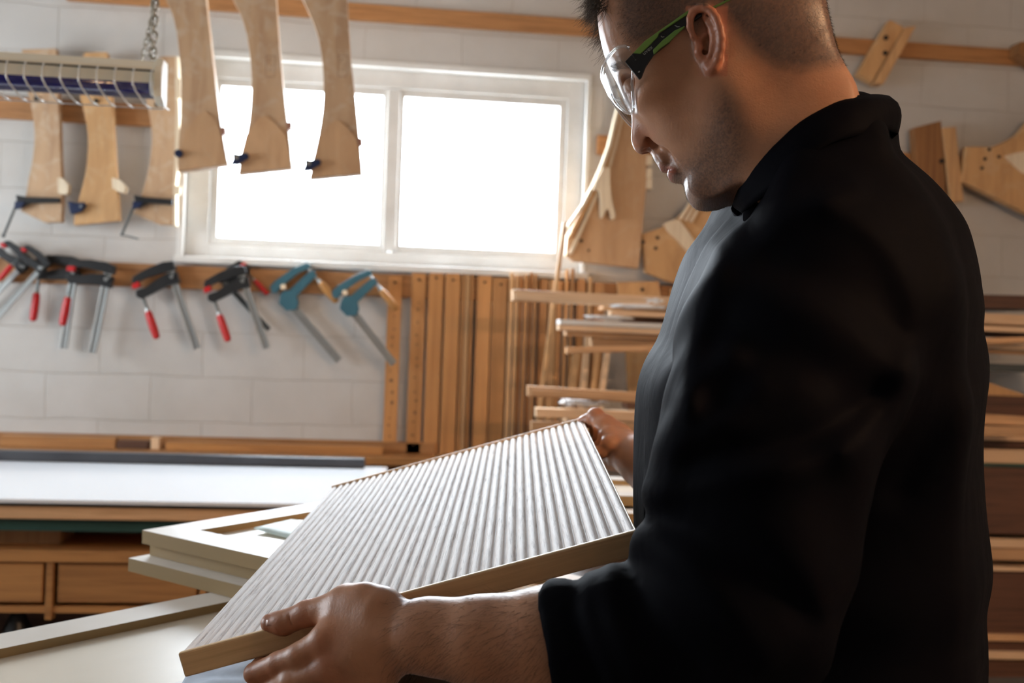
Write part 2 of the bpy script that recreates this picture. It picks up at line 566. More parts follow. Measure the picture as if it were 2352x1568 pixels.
for k, (pts, keep, pegp, clp, lab) in enumerate(jigs):
    yj = YJ
    pts = smooth_poly(pts, keep)
    c = WP(pts[0][0] + 60, -60, yj)
    root = empty('bending_form', WP(clp[0] + 60, 400, yj), lab, 'bending form', 'bending forms hanging before the window')
    b = MB(); plate(b, pts, yj, 0.045); b.build('form_plate', M['jig'], root, bevel=0.002)
    # lower glue-up piece with an arched top edge
    lo = [p for p in pts if p[1] > 250]
    cx = clp[0] + 55
    arch = [(clp[0] + 3, 352 + 10 * k), (clp[0] + 16, 300 + 10 * k), (clp[0] + 45, 262 + 10 * k), (clp[0] + 60, 256 + 10 * k), (clp[0] + 82, 272 + 10 * k), (pegp[0] - 9, 300 + 10 * k), (pegp[0] - 1, 340 + 10 * k)]
    L0 = {0: [(408, 390), (521, 375)], 1: [(549, 397), (668, 384)], 2: [(713, 408), (829, 397)]}[k]
    b = MB(); plate(b, arch + [L0[1], L0[0]], yj - 0.006, 0.0055); b.build('lower_plate', M['jig_ply'], root)
    b = MB(); plate(b, [(pegp[0] - 8, pegp[1] - 6), (pegp[0] + 4, pegp[1] - 9), (pegp[0] + 5, pegp[1] + 7), (pegp[0] - 4, pegp[1] + 12)], yj - 0.006, 0.03); b.build('stop_block', M['peg'], root, bevel=0.002)
    if k:
        b = MB()   # pencilled number box
        x0, y0_ = (611, 128) if k == 1 else (777, 127)
        for (u0, v0, u1, v1) in ((0, 0, 22, 1), (0, 48, 20, 49), (0, 0, 1, 48), (21, 0, 22, 48), (6, 8, 16, 9), (6, 8, 7, 18), (15, 18, 16, 26), (6, 32, 16, 33)):
            plate(b, [(x0 + u0, y0_ + v0), (x0 + u1, y0_ + v0), (x0 + u1 - 2, y0_ + v1), (x0 + u0 - 2, y0_ + v1)], yj - 0.0006, 0.0005)
        b.build('pencil_marks', mat('pencil', (0.24, 0.15, 0.1), 0.6), root)
    # hook nail into the rail
    # small dark clamp gripping the lower left corner
    x, y = clp
    cl = empty('c_clamp', WP(x, y, yj - 0.03),
               ['small dark clamp gripping the bottom corner of the form beside the lamp', 'small dark blue clamp on the middle hanging form', 'small dark blue clamp on the form nearest the mullion'][k], 'clamp', 'small clamps on the hanging forms')
    if k == 0:
        b = MB(); disc(b, x, y, yj - 0.01, 0.014, 0.012); b.build('pad', M['blue_paint'], cl, bevel=0.002)
        b = MB(); b.tube([WP(x - 1, y, yj - 0.02), WP(x - 3, y, yj + 0.06)], 0.006); b.build('screw', M['dark_steel'], cl)
    else:
        b = MB(); plate(b, [(x - 15, y - 11), (x - 2, y - 7), (x + 16, y - 11), (x + 22, y - 6), (x + 21, y + 2), (x + 13, y + 6), (x + 3, y + 12), (x - 5, y + 17), (x - 20, y + 15), (x - 14, y + 4)], yj - 0.03, 0.022)
        b.build('clamp_body', M['blue_paint'], cl, bevel=0.003)
        b = MB(); b.tube([WP(x - 6, y, yj - 0.033), WP(x - 6, y, yj - 0.02)], 0.008, 14); b.build('pivot_rivet', M['steel'], cl)
        b = MB(); b.tube([WP(x - 12, y + 14, yj - 0.02), WP(x - 26, y + 52, yj - 0.02), WP(x - 37, y + 80, yj - 0.02)], 0.0032); b.build('screw', M['white_paint'], cl)

# --- three forms hanging on the batten left of the window, behind the lamp
YL = WALLY - 0.115
left_jigs = [
    ([(50, 113), (129, 111), (131, 160), (133, 211), (136, 276), (139, 364), (142, 446), (141, 509), (103, 511), (47, 484), (59, 449), (66, 408), (75, 364), (79, 305), (72, 247), (63, 211), (52, 160)], (0, 1, 7, 8, 9),
     (84, 227), 'stained curved form hanging furthest from the window, black clamp across it', 'jig'),
    ([(195, 120), (245, 119), (252, 185), (258, 247), (264, 364), (270, 452), (274, 506), (169, 517), (171, 494), (182, 452), (197, 393), (202, 320), (194, 261), (183, 217), (178, 160)], (0, 1, 6, 7),
     (222, 232), 'plain orange curved form hanging between the two clamped ones', 'jig_orange'),
    ([(370, 129), (405, 129), (405, 200), (403, 276), (399, 423), (397, 516), (364, 515), (306, 490), (323, 452), (340, 393), (349, 320), (343, 261), (334, 211), (345, 160)], (0, 1, 5, 6, 7),
     (361, 241), 'curved form with a pale edge strip hanging beside the window frame', 'jig'),
]
for k, (pts, keep, nail, lab, mm) in enumerate(left_jigs):
    root = empty('bending_form', WP(pts[0][0] + 30, 510, YL), lab, 'bending form', 'bending forms on the batten')
    b = MB(); plate(b, smooth_poly(pts, keep), YL, 0.04); b.build('form_plate', M[mm], root, bevel=0.002)
    b = MB(); p = WP(nail[0], nail[1], YL); b.tube([p + Vector((0, -0.012, 0)), p + Vector((0, 0.087, -0.004))], 0.0085, 10); b.build('peg', M['nail'], root)
    if k == 2:
        b = MB(); plate(b, [(402, 129), (409, 129), (410, 215), (414, 330), (404, 424), (404, 518), (397, 518), (399, 423), (403, 276)], YL - 0.004, 0.046); b.build('edge_strip', M['edge_ply'], root, bevel=0.001)
        b = MB(); plate(b, [(401, 180), (415, 180), (416, 225), (403, 226)], YL - 0.02, 0.015); b.build('wedge', M['edge_ply'], root, bevel=0.002)
        b = MB(); plate(b, [(398, 424), (415, 428), (413, 448), (398, 446)], YL - 0.02, 0.015); b.build('wedge', M['edge_ply'], root, bevel=0.002)
    else:
        q0 = [(131, 408), (143, 408), (152, 418), (157, 424), (156, 444), (146, 447), (133, 443)] if k == 0 else [(256, 408), (270, 410), (283, 420), (290, 430), (286, 443), (274, 441), (258, 432)]
        b = MB(); plate(b, q0, YL - 0.012, 0.04); b.build('wedge', M['edge_ply'], root, bevel=0.002)
# clamps across them
for k, (ox, bar) in enumerate(((0, 1), (271, 1))):
    cl = empty('c_clamp', WP(40 + ox, 500, YL - 0.05), ['black clamp with a long screw on the form furthest from the window', 'black and blue clamp with a bent screw handle, beside the window frame'][k], 'clamp')
    b = MB()
    plate(b, [(36 + ox, 447), (60 + ox, 452), (136 if k == 0 else 396, 454 if k == 0 else 457), (136 if k == 0 else 396, 465 if k == 0 else 470), (70 + ox, 466), (52 + ox, 474), (40 + ox, 476)], YL - 0.03, 0.022)
    b.build('clamp_frame', M['black_paint'], cl, bevel=0.002)
    b = MB(); plate(b, [(33 + ox, 462), (58 + ox, 463), (50 + ox, 476), (32 + ox, 480)], YL - 0.038, 0.03); b.build('jaw_block', M['blue_paint'], cl, bevel=0.003)
    b = MB(); b.tube([WP(36 + ox, 474, YL - 0.02), WP(8 + ox, 541, YL - 0.02)], 0.0055); s_ = b.build('screw', M['dark_steel'], cl)
    if k:
        b = MB(); b.tube([WP(276, 539, YL - 0.03), WP(297, 543, YL - 0.03), WP(318, 549, YL - 0.03)], 0.003); b.build('handle', M['dark_steel'], s_)
    else:
        b = MB(); b.tube([WP(5, 543, YL - 0.03), WP(11, 540, YL - 0.03)], 0.007); b.build('handle', M['dark_steel'], s_)
cl = empty('c_clamp', WP(175, 490, YL - 0.05), 'small dark blue clamp head on the plain orange form', 'clamp')
b = MB(); plate(b, [(155, 461), (175, 466), (192, 464), (196, 472), (186, 485), (172, 490), (162, 492), (158, 480)], YL - 0.03, 0.022); b.build('clamp_body', M['blue_paint'], cl, bevel=0.003)
b = MB(); disc(b, 186, 474, YL - 0.03, 0.006, 0.006); b.build('pivot_rivet', M['steel'], cl)

# --- bar clamps hanging on the batten
YC = WALLY - 0.085


def barclamp(P0, P1, bdir, s, style, lab, dy=0.0, blen=None, bar='steel', redtop=True):
    a = np.array(P1, float) - np.array(P0, float)
    L = np.linalg.norm(a)
    a /= L
    b_ = np.array([-a[1], a[0]]) * bdir
    y = YC + dy

    def q(ab):
        p = np.array(P0, float) + a * ab[1] * s + b_ * ab[0] * s
        return (p[0], p[1])
    root = empty('bar_clamp', WP(*P0, y), lab, 'clamp', 'bar clamps hanging on the wooden batten')

    def pl_(pts, y_, th, name, m, bev=0.002):
        b = MB(); plate(b, [q(p) for p in pts], y_, th); return b.build(name, m, root, bevel=bev)
    b = MB()
    w = 9 / 1.0
    pts = [(-w, 0), (w, 0), (w, L / s), (-w, L / s)]
    plate(b, [q(p) for p in pts], y, 0.008)
    plate(b, [q((x * 1.0, t)) for x, t in ((-w, 0), (-w + 4, 0), (-w + 4, L / s), (-w, L / s))], y - 0.003, 0.014)
    plate(b, [q((x * 1.0, t)) for x, t in ((w - 4, 0), (w, 0), (w, L / s), (w - 4, L / s))], y - 0.003, 0.014)
    b.build('bar', M[bar], root, bevel=0.001)
    if style == 'black':
        body = M['black_paint']
        pl_([(-14, -10), (10, -16), (50, -14), (92, -6), (100, 4), (98, 12), (60, 8), (12, 10), (-14, 12)], y - 0.012, 0.03, 'fixed_jaw', body)
        ar = pl_([(-14, 18), (10, 14), (40, 20), (72, 30), (98, 30), (102, 44), (92, 54), (60, 50), (20, 44), (-13, 46)], y - 0.014, 0.034, 'sliding_arm', body)
        b = MB(); disc(b, *q((2, 26)), y - 0.016, 0.008, 0.006); disc(b, *q((-4, 20)), y - 0.016, 0.005, 0.006)
        b.build('rivet', M['steel'], root)
        if redtop:
            pl_([(84, 10), (103, 12), (105, 24), (86, 24)], y - 0.016, 0.03, 'jaw_pad', M['red_grip'])
        sc0, sc1, h0, h1 = 48, 84, 86, 158
        grip = M['red_grip']
        hb = 86
    else:
        body = M['teal_paint']
        pl_([(-10, -44), (10, -46), (60, -40), (92, -30), (96, -20), (90, -16), (60, -24), (10, -26), (-8, -22), (-16, -30)], y - 0.012, 0.026, 'fixed_jaw', body)
        pl_([(-20, 0), (-18, 24), (2, 38), (16, 30), (24, 14), (90, 8), (93, -6), (80, -10), (20, -8), (6, -16), (-6, -12)], y - 0.014, 0.03, 'sliding_arm', body)
        sc0, sc1, h0, h1 = -30, 24, 24, 84
        grip = M['grip_wood']
        hb = 86
        b = MB(); disc(b, *q((14, -22)), y - 0.012, 0.012, 0.02, 14); b.build('screw_pad', M['edge_ply'], root)
    yc = y - 0.0
    b = MB(); b.tube([WP(*q((hb, sc0)), yc), WP(*q((hb, sc1)), yc)], 0.0065 * (1 if s > 0.8 else s)); b.build('screw', M['dark_steel'] if style == 'black' else M['steel'], root)
    b = MB(); b.tube([WP(*q((hb, h0 - 5)), yc), WP(*q((hb, h0 + 4)), yc)], [0.009 * s, 0.0125 * s], 12); b.build('ferrule', M['steel'], root)
    b = MB()
    r = 0.0185 * s
    b.tube([WP(*q((hb, h0 + 3 + (h1 - h0) * t)), yc) for t in (0, 0.08, 0.3, 0.6, 0.92, 1)], [r * 0.7, r * 0.9, r * 1.0, r * 1.02, r * 0.9, r * 0.55], 10)
    b.build('handle', grip, root, smooth=(style != 'black'))
    return root


barclamp((104, 604), (-8, 728), 1, 0.62, 'black', 'black bar clamp slanting away at the far end of the batten, red grip', -0.02)
barclamp((62, 600), (-70, 735), 1, 0.7, 'black', 'black bar clamp mostly cut off at the far end of the batten', 0.03, redtop=True)
barclamp((172, 604), (145, 800), 1, 0.9, 'black', 'black bar clamp with dull bar, behind the widest overlap of jaws', 0.03)
barclamp((250, 618), (211, 810), 1, 0.92, 'black', 'black bar clamp with silver bar, red grip in front of its neighbour', -0.01)
barclamp((388, 612), (452, 800), 1, 0.92, 'black', 'black red-handled bar clamp hanging alone, beside the crossed pair', 0)
barclamp((508, 640), (618, 757), -1, 0.62, 'black', 'black bar clamp with dark bar, crossing behind the other below the sill', 0.04, bar='dark_steel')
barclamp((551, 622), (612, 800), 1, 0.90, 'black', 'black red-handled bar clamp crossing in front of a darker bar', -0.03)
barclamp((655, 684), (779, 828), -1, 0.98, 'blue', 'teal bar clamp with bright wooden handle, hanging clear on the white wall', 0.02)
barclamp((795, 697), (905, 836), -1, 0.96, 'blue', 'teal bar clamp whose bar ends on the upright strip', -0.035, bar='steel')
for (x, y) in ((84, 610), (150, 596), (240, 600), (340, 640), (480, 650), (560, 612), (690, 640), (830, 650)):
    pass

# --- long templates hanging side by side under the window
YS = WALLY - 0.034
strips = [  # x at y 640, width, top, thickness, material
    (892, 32, 633, 2, 'strip', 'upright strip with pencil marks that frames the clamp wall'),
    (946, 33, 626, 2, 'strip', 'marked upright strip beside the white gap'),
    (985, 34, 622, 3, 'strip', 'broad orange template, tallest beside the marked strip'),
    (1024, 34, 627, 3, 'strip', 'broad orange template in front of the mullion'),
    (1097, 33, 632, 3, 'strip', 'broad template with a scuffed pale streak'),
    (1133, 35, 637, 3, 'strip', 'broad clean template next to the narrow bundle')]
for i, (x, w, top, n, mm, lab) in enumerate(strips):
    y = YS - 0.012 - 0.004 * (i % 2)
    a, b_ = WP(x, 640, y), WP(x + w, 640, y)
    zt, zb = WP(x, top, y).z, (0.62 if i != 0 else 0.62)
    root = empty('hanging_template', ((a.x + b_.x) / 2, y, zb), lab, 'wood strip', 'wide templates hanging under the window')
    mb = MB(); mb.box((a.x, y, zb), (b_.x, YS - 0.0005, zt)); mb.build('board', M[mm], root, bevel=0.002)
    mb = MB(); c = Vector(((a.x + b_.x) / 2, y, zt - 0.03)); mb.tube([c + Vector((0, -0.008, 0)), c + Vector((0, 0.04, 0))], 0.006, 10); mb.build('nail', M['nail'], root)
    if i < 2:
        mb = MB()
        rnd = random.Random(5 + i)
        for k in range(14):
            z = zt - 0.12 - 0.05 * k - rnd.random() * 0.02
            cx = c.x + rnd.uniform(-0.006, 0.006)
            mb.box((cx - 0.006, y - 0.0006, z), (cx + rnd.uniform(-0.002, 0.008), y + 0.0005, z + rnd.uniform(0.003, 0.016)))
        mb.build('pencil_marks', mat('pencil_line', (0.16, 0.08, 0.04), 0.6), root)
thin = [  # x, w, top, depth offset, material
    (1062, 7, 629, 0.02, 'strip'), (1071, 8, 631, 0.025, 'pale_strip'), (1081, 8, 630, 0.02, 'strip'), (1172, 8, 627, 0.05, 'pale_strip'), (1184, 8, 632, 0.05, 'pale_strip'),
    (1195, 6, 634, 0.03, 'strip'), (1205, 9, 631, 0.045, 'strip'), (1217, 8, 626, 0.03, 'strip'), (1228, 7, 630, 0.05, 'strip'), (1241, 18, 640, 0.03, 'strip'), (1263, 16, 642, 0.028, 'pale_strip'),
    (1281, 12, 644, 0.03, 'batten_v'), (1300, 6, 618, 0.05, 'strip'), (1312, 7, 616, 0.05, 'strip'), (1327, 18, 640, 0.03, 'strip'), (1352, 9, 637, 0.04, 'pale_strip'), (1364, 26, 648, 0.03, 'batten_v')]
tl = ['narrowest template tucked beside the mullion template', 'pale narrow template tucked between two orange ones', 'narrow template before the wide gap', 'pale thin lath at the edge of the lath bundle', 'second pale thin lath of the bundle',
      'thin orange lath set back in the bundle', 'orange lath standing proud in the bundle', 'orange lath with the tallest tip behind the moulding stack', 'last orange lath before the broad end board', 'broad end board of the lath bundle with a nail hole',
      'pale board behind the long leaning stick', 'dark narrow board behind the leaning stick', 'dark thin lath whose tip rises above the rack', 'twin dark lath rising above the rack', 'short board hanging beside the twin laths', 'pale narrow lath above the stacked mouldings', 'dark board above the stacked mouldings']
for (x, w, top, o, mm), lab in zip(thin, tl):
    y = YS - o
    a, b_ = WP(x, 640, y), WP(x + w, 640, y)
    mb = MB(); mb.box((a.x, y, 0.62), (b_.x, YS - 0.0005 if o < 0.04 else y + 0.02, WP(x, top, y).z))
    tag(mb.build('hanging_lath', M[mm], bevel=0.0015), lab, 'wood strip', 'narrow laths hanging under the window')

# --- sticks leaning behind the rack
for (xt, yt, xb, yb, w, y, mm, lab) in (
        (1294, 508, 1222, 1000, 9, 4.28, 'pale_strip', 'long pale stick leaning across the window corner'),
        (1318, 800, 1290, 1000, 16, 4.36, 'pale_strip', 'short wide stick leaning below the moulding stack'),
        (1345, 770, 1318, 1000, 14, 4.34, 'lumber_pale', 'short pale stick leaning second below the moulding stack'),
        (1372, 760, 1340, 1000, 12, 4.35, 'pale_strip', 'thin stick leaning third below the moulding stack'),
        (1396, 760, 1360, 1000, 13, 4.33, 'lumber_pale', 'last leaning stick beside the grey wall gap')):
    d = WP(xb, yb, y) - WP(xt, yt, y)
    top = WP(xt, yt, y)
    k = (top.z - 0.0) / (-d.z)
    foot = top + d * k
    foot.y -= 0.12
    wv = Vector(((WP(xt + w, yt, y) - top).x, 0, 0))
    mb = MB(); mb.obox(top, foot - top, wv, (0, 0.016, 0))
    tag(mb.build('leaning_stick', M[mm], bevel=0.0015), lab, 'wood strip', 'sticks leaning on the far wall')

# --- bending forms and offcuts on the wall beyond the worker's face
YR = WALLY - 0.115
root = empty('bending_form', WP(1400, 610, YR), 'large plywood form with stepped pale laths on its curved edge, before the nose', 'bending form')
b = MB(); plate(b, smooth_poly([(1436, 180), (1428, 243), (1420, 286), (1409, 332), (1394, 380), (1373, 430), (1345, 476), (1303, 540), (1300, 586), (1319, 599), (1467, 616), (1484, 439), (1487, 353), (1493, 246), (1500, 180)], (0, 7, 8, 9, 10, 14)), YR, 0.055)
b.build('form_plate', M['jig_ply'], root, bevel=0.002)
for j, (o, y1) in enumerate(((0, 526), (9, 552), (19, 590))):
    pts = [(1427 + o * .5, 180), (1419 + o * .5, 243), (1409 + o * .6, 286), (1398 + o * .6, 332), (1383 + o * .8, 374), (1363 + o * .9, 420), (1337 + o, 469), (1303 + o * .2, y1 - 8)]
    w = 7
    outl = pts + [(p[0] + w * 1.1, p[1] + w * 0.25) for p in pts[::-1]]
    b = MB(); plate(b, outl, YR - 0.03 + 0.006 * j, 0.05); b.build('bent_lath', M['edge_ply' if j != 1 else 'jig_orange'], root, bevel=0.001)
b = MB(); plate(b, smooth_poly([(1386, 384), (1402, 386), (1402, 420), (1406, 460), (1414, 495), (1406, 502), (1396, 478), (1382, 500), (1378, 440), (1362, 432)], (0, 1)), YR - 0.045, 0.04); b.build('glue_block', M['edge_ply'], root, bevel=0.002)
for yy in (356, 386, 410):
    b = MB(); plate(b, [(1487, yy), (1499, yy + 1), (1498, yy + 24), (1485, yy + 22)], YR - 0.01, 0.05); b.build('wedge', M['edge_ply'], root, bevel=0.001)
b = MB(); disc(b, 1335, 553, YR, 0.008); disc(b, 1352, 575, YR, 0.005); b.build('drill_hole', M['nail'], root)

root = empty('bending_form', WP(1560, 650, YR), 'turned plywood form with a pale diagonal band, beneath the chin', 'bending form')
b = MB(); plate(b, [(1475, 537), (1524, 520), (1554, 503), (1588, 469), (1603, 455), (1672, 450), (1660, 521), (1628, 590), (1597, 660), (1536, 646), (1484, 625)], YR + 0.012, 0.05); b.build('form_plate', M['jig_orange'], root, bevel=0.002)
b = MB(); plate(b, smooth_poly([(1524, 514), (1552, 504), (1566, 512), (1590, 545), (1616, 590), (1607, 612), (1580, 580), (1556, 552), (1534, 532)], (0,)), YR + 0.004, 0.007); b.build('glue_band', M['edge_ply'], root)
for o in (0, 12, 24):
    b = MB(); plate(b, [(1560 + o, 500 + o * .3), (1592 + o, 452), (1597 + o, 452), (1566 + o, 504 + o * .3)], YR + 0.0, 0.011); b.build('bent_lath', M['edge_ply'], root)
b = MB(); disc(b, 1510, 546, YR + 0.012, 0.008); disc(b, 1506, 570, YR + 0.012, 0.008); disc(b, 1477, 556, YR + 0.012, 0.008); b.build('drill_hole', M['nail'], root)

for pts, lab, nail in (([(1417, 648), (1513, 645), (1520, 700), (1424, 708)], 'pale plywood offcut with one dark hole hung above the moulding stack', (1475, 665)),
                       ([(1541, 662), (1640, 655), (1650, 720), (1538, 726)], 'pale plywood offcut half hidden behind the shoulder', (1600, 680))):
    root = empty('plywood_offcut', WP(pts[0][0], pts[2][1], YR), lab, 'wood offcut')
    b = MB(); plate(b, pts, YS - 0.025, 0.024); b.build('board', M['jig_orange'], root, bevel=0.002)
    b = MB(); disc(b, *nail, YS - 0.025, 0.008, 0.006); b.build('nail', M['nail'], root)
root = empty('plywood_offcut', WP(1440, 1000, YS), 'tall plywood offcut hanging on the grey wall under the moulding stack', 'wood offcut')
b = MB(); plate(b, [(1438, 805), (1502, 800), (1512, 1000), (1450, 1010)], WALLY - 0.03, 0.029); b.build('board', M['jig_orange'], root, bevel=0.002)

for pts2, lab, nails in (
        (([(2045, 45), (2077, 62), (2003, 189), (1970, 170)], [(2080, 62), (2105, 59), (2030, 193), (2007, 191)]), 'pair of slanting wood blocks hung on the upper batten', ((2034, 87), (2033, 122))),
        (([(2100, 293), (2162, 277), (2174, 470), (2112, 470)], [(2165, 293), (2196, 291), (2214, 462), (2184, 466)]), 'upright dark block with a paler strip, hung beyond the shoulder', ((2162, 370),))):
    root = empty('wood_block_pair', WP(pts2[0][3][0], pts2[0][2][1], YR + 0.03), lab, 'wood block')
    b = MB(); plate(b, pts2[0], YR + 0.03, 0.054); b.build('block', M['jig_orange' if 'slanting' in lab else 'jig_brown'], root, bevel=0.003)
    b = MB(); plate(b, pts2[1], YR + 0.02, 0.064); b.build('side_strip', M['pale_strip'], root, bevel=0.003)
    for n_ in nails:
        b = MB(); disc(b, *n_, YR + 0.028, 0.011, 0.006); b.build('nail', M['nail'], root)
root = empty('bending_form', WP(2300, 500, YR), 'large plywood form at the frame edge, reaching past the worker’s back'.replace('’', "'"), 'bending form')
b = MB(); plate(b, [(2221, 336), (2279, 337), (2310, 325), (2340, 308), (2372, 270), (2470, 255), (2500, 545), (2352, 486), (2212, 416)], YR, 0.05); b.build('form_plate', M['jig_orange'], root, bevel=0.003)
b = MB(); plate(b, smooth_poly([(2308, 358), (2330, 352), (2352, 348), (2400, 345), (2420, 400), (2360, 400), (2335, 385)], (0,)), YR - 0.008, 0.0075); b.build('glue_band', M['edge_ply'], root)
b = MB()
for (x, y) in ((2272, 343), (2262, 365), (2255, 386), (2294, 360)):
    disc(b, x, y, YR, 0.008)
b.build('drill_hole', M['nail'], root)
b = MB(); plate(b, [(2345, 95), (2380, 95), (2380, 150), (2341, 122)], YR, 0.085)
tag(b.build('wood_block', M['jig_brown'], bevel=0.003), 'dark wood block on the upper batten, cut by the frame edge', 'wood block')

# --- lumber rack and its stock
YB = 3.95
rack = empty('lumber_rack', WP(1900, 1568, YB + 0.3), 'dark steel cantilever rack carrying lumber behind the worker', 'rack')
levels = []


def board(xl, yt, yb, xr, slope, dep, mm, lab, y=YB, group='boards on the lumber rack', bev=0.002, name='lumber_board', mold=False):
    p = [(xl, yt), (xr, yt + slope * (xr - xl)), (xr, yb + slope * (xr - xl)), (xl, yb)]
    mb = MB(); plate(mb, p, y, dep)
    if mold:
        h = yb - yt
        plate(mb, [(xl + 6, yt + h * .3), (xr, yt + h * .3 + slope * (xr - xl)), (xr, yb - 3 + slope * (xr - xl)), (xl + 6, yb - 3)], y - 0.012, 0.012)
    return tag(mb.build(name, M[mm], bevel=bev), lab, 'lumber', group)


board(1178, 664, 690, 2420, 0.050, 0.06, 'lumber_pale', 'long pale moulded length with a bright end, topmost on the rack', mold=True)
board(1384, 703, 711, 2400, 0.044, 0.09, 'lumber', 'thin brown board just below the topmost length', YB + .07)
board(1405, 712, 724, 2400, 0.042, 0.07, 'lumber_pale', 'pale board under the crumpled plastic, second tier of the rack', YB - .03)
board(1432, 725, 738, 2380, 0.042, 0.08, 'lumber_dark', 'dark board between two pale ones on the rack', YB + .10)
board(1287, 733, 744, 2405, 0.042, 0.10, 'white_paint', 'white primed board whose edge shines, mid height of the rack', YB - .04)
board(1284, 746, 758, 2390, 0.042, 0.06, 'lumber_pale', 'pale board directly under the white primed one', YB - .035)
board(1302, 760, 771, 2370, 0.042, 0.09, 'lumber', 'brown board third beneath the white primed one', YB)
board(1362, 775, 795, 2050, 0.036, 0.09, 'lumber', 'short reddish board lying above the slender round-nosed one', YB + .03)
board(1302, 797, 812, 2365, -0.022, 0.04, 'lumber', 'slender board tilting upward, its end sticking out over the leaning sticks', YB - .10, mold=True)
board(1213, 886, 910, 2380, 0.062, 0.05, 'lumber', 'brown round-nosed length sticking out furthest below the leaning sticks', YB - .11, mold=True)
board(1440, 912, 938, 2400, 0.02, 0.10, 'lumber_dark', 'dark boards behind the plastic on the lower tier', YB + .22)
board(1232, 937, 958, 2410, 0.034, 0.06, 'lumber_pale', 'pale square-ended board under the lower plastic wrap', YB - .04)
board(1302, 956, 984, 2420, 0.028, 0.12, 'lumber_pale', 'thick pale board lowest in view above the far hand', YB + .04)
board(1221, 968, 990, 2360, 0.01, 0.04, 'lumber', 'brown board end just above the panel rim', YB - .17)


def wrap(pts, y, lab, seed):
    """crumpled stretch wrap: a lumpy sleeve around the board ends"""
    rnd = random.Random(seed)
    x0, y0_, x1, y1_ = pts
    bm = bmesh.new()
    bmesh.ops.create_uvsphere(bm, u_segments=40, v_segments=20, radius=1)
    a, b = WP(x0, y0_, y), WP(x1, y1_, y)
    c = (a + b) / 2
    sx, sz = abs(b.x - a.x) / 2, abs(a.z - b.z) / 2
    from mathutils import noise
    for v in bm.verts:
        k = 1 + 0.28 * noise.noise(Vector((v.co.x * 3.5 + seed, v.co.y * 2, v.co.z * 2.5))) + 0.12 * noise.noise(Vector((v.co.x * 11 + seed, v.co.y * 6, v.co.z * 8)))
        sgn = lambda t, p_: math.copysign(abs(t) ** p_, t)
        v.co = Vector((sgn(v.co.x, .6) * sx * k, sgn(v.co.y, .7) * 0.045 * k, sgn(v.co.z, .6) * sz * k))
    me = bpy.data.meshes.new('plastic_wrap'); bm.to_mesh(me); bm.free(); me.materials.append(M['plastic_wrap'])
    me.polygons.foreach_set('use_smooth', [True] * len(me.polygons))
    o = bpy.data.objects.new('plastic_wrap', me); COL.objects.link(o); o.location = c
    tag(o, lab, 'plastic wrap')


wrap((1405, 697, 1528, 712), YB - .02, 'crumpled clear plastic on the second tier of boards', 3)
wrap((1470, 684, 1522, 702), YB + .03, 'small loop of plastic standing above the second tier', 9)
wrap((1345, 722, 1450, 735), YB - .03, 'white plastic sleeve lying on the white primed board', 5)
wrap((1290, 915, 1395, 934), YB - .03, 'white crumpled plastic resting on the lower pale board', 7)

# right-hand end of the rack
for (xl, yt, yb, mm, lab, y) in (
        (2240, 676, 706, 'lumber_dark', 'dark rough offcuts lying on top of the rack by the frame edge', YB + .05),
        (2210, 980, 1010, 'lumber_pale', 'wide pale board above the brown chest', YB),
        (2250, 1014, 1026, 'lumber_dark', 'thin dark board between the pale ones over the chest', YB + .02),
        (2200, 1030, 1062, 'lumber_pale', 'pale board lying directly on the brown chest', YB - .02),
        (2230, 1236, 1256, 'lumber_pale', 'curved pale board under the brown chest', YB),
        (2200, 1258, 1284, 'lumber', 'thick brown board under the chest', YB - .01),
        (2240, 1300, 1310, 'lumber_pale', 'thin pale board above the mottled bundle', YB + .01),
        (2200, 1455, 1470, 'lumber', 'brown board low on the rack', YB),
        (2210, 1495, 1512, 'lumber_pale', 'pinkish board lowest on the rack', YB)):
    board(xl, yt, yb, 2440, 0.02, 0.35, mm, lab, y)
b = MB(); plate(b, [(2180, 1068), (2460, 1076), (2460, 1232), (2180, 1222)], YB - .02, 0.4); chest = b.build('storage_chest', M['lumber_dark'], bevel=0.004)
tag(chest, 'dark brown chest on the rack with a green painted top edge', 'chest')
b = MB(); plate(b, [(2180, 1062), (2460, 1070), (2460, 1076), (2180, 1068)], YB - .03, 0.42); b.build('top_edge', M['green_paint'], chest)
for (yt, yb, lab) in ((1312, 1452, 'mottled dark bundle of boards behind the worker, upper one'), (1472, 1494, 'grey offcut bundle between low boards'), (1516, 1565, 'mottled dark bundle of boards behind the worker, lowest')):
    board(2190, yt, yb, 2460, 0.02, 0.3, 'lumber_dark', lab, YB + .02)
b = MB(); plate(b, [(2190, 845), (2460, 850), (2460, 905), (2352, 905), (2190, 905)], YB + .32, 0.02)
tag(b.build('plywood_sheet', M['white_paint'], bevel=0.002), 'white sheet standing at the back of the rack by the frame edge', 'sheet')
b = MB(); plate(b, [(2190, 850), (2352, 905), (2360, 925), (2190, 925)], YB + .1, 0.02)
tag(b.build('plywood_sheet', M['pale_strip'], bevel=0.002), 'tan triangular plywood piece leaning before the white sheet', 'sheet')
b = MB(); plate(b, [(2190, 905), (2460, 915), (2460, 972), (2190, 968)], YB + .06, 0.3)
tag(b.build('storage_box', M['lumber_dark'], bevel=0.003), 'low dark box under the tan triangular piece', 'box')

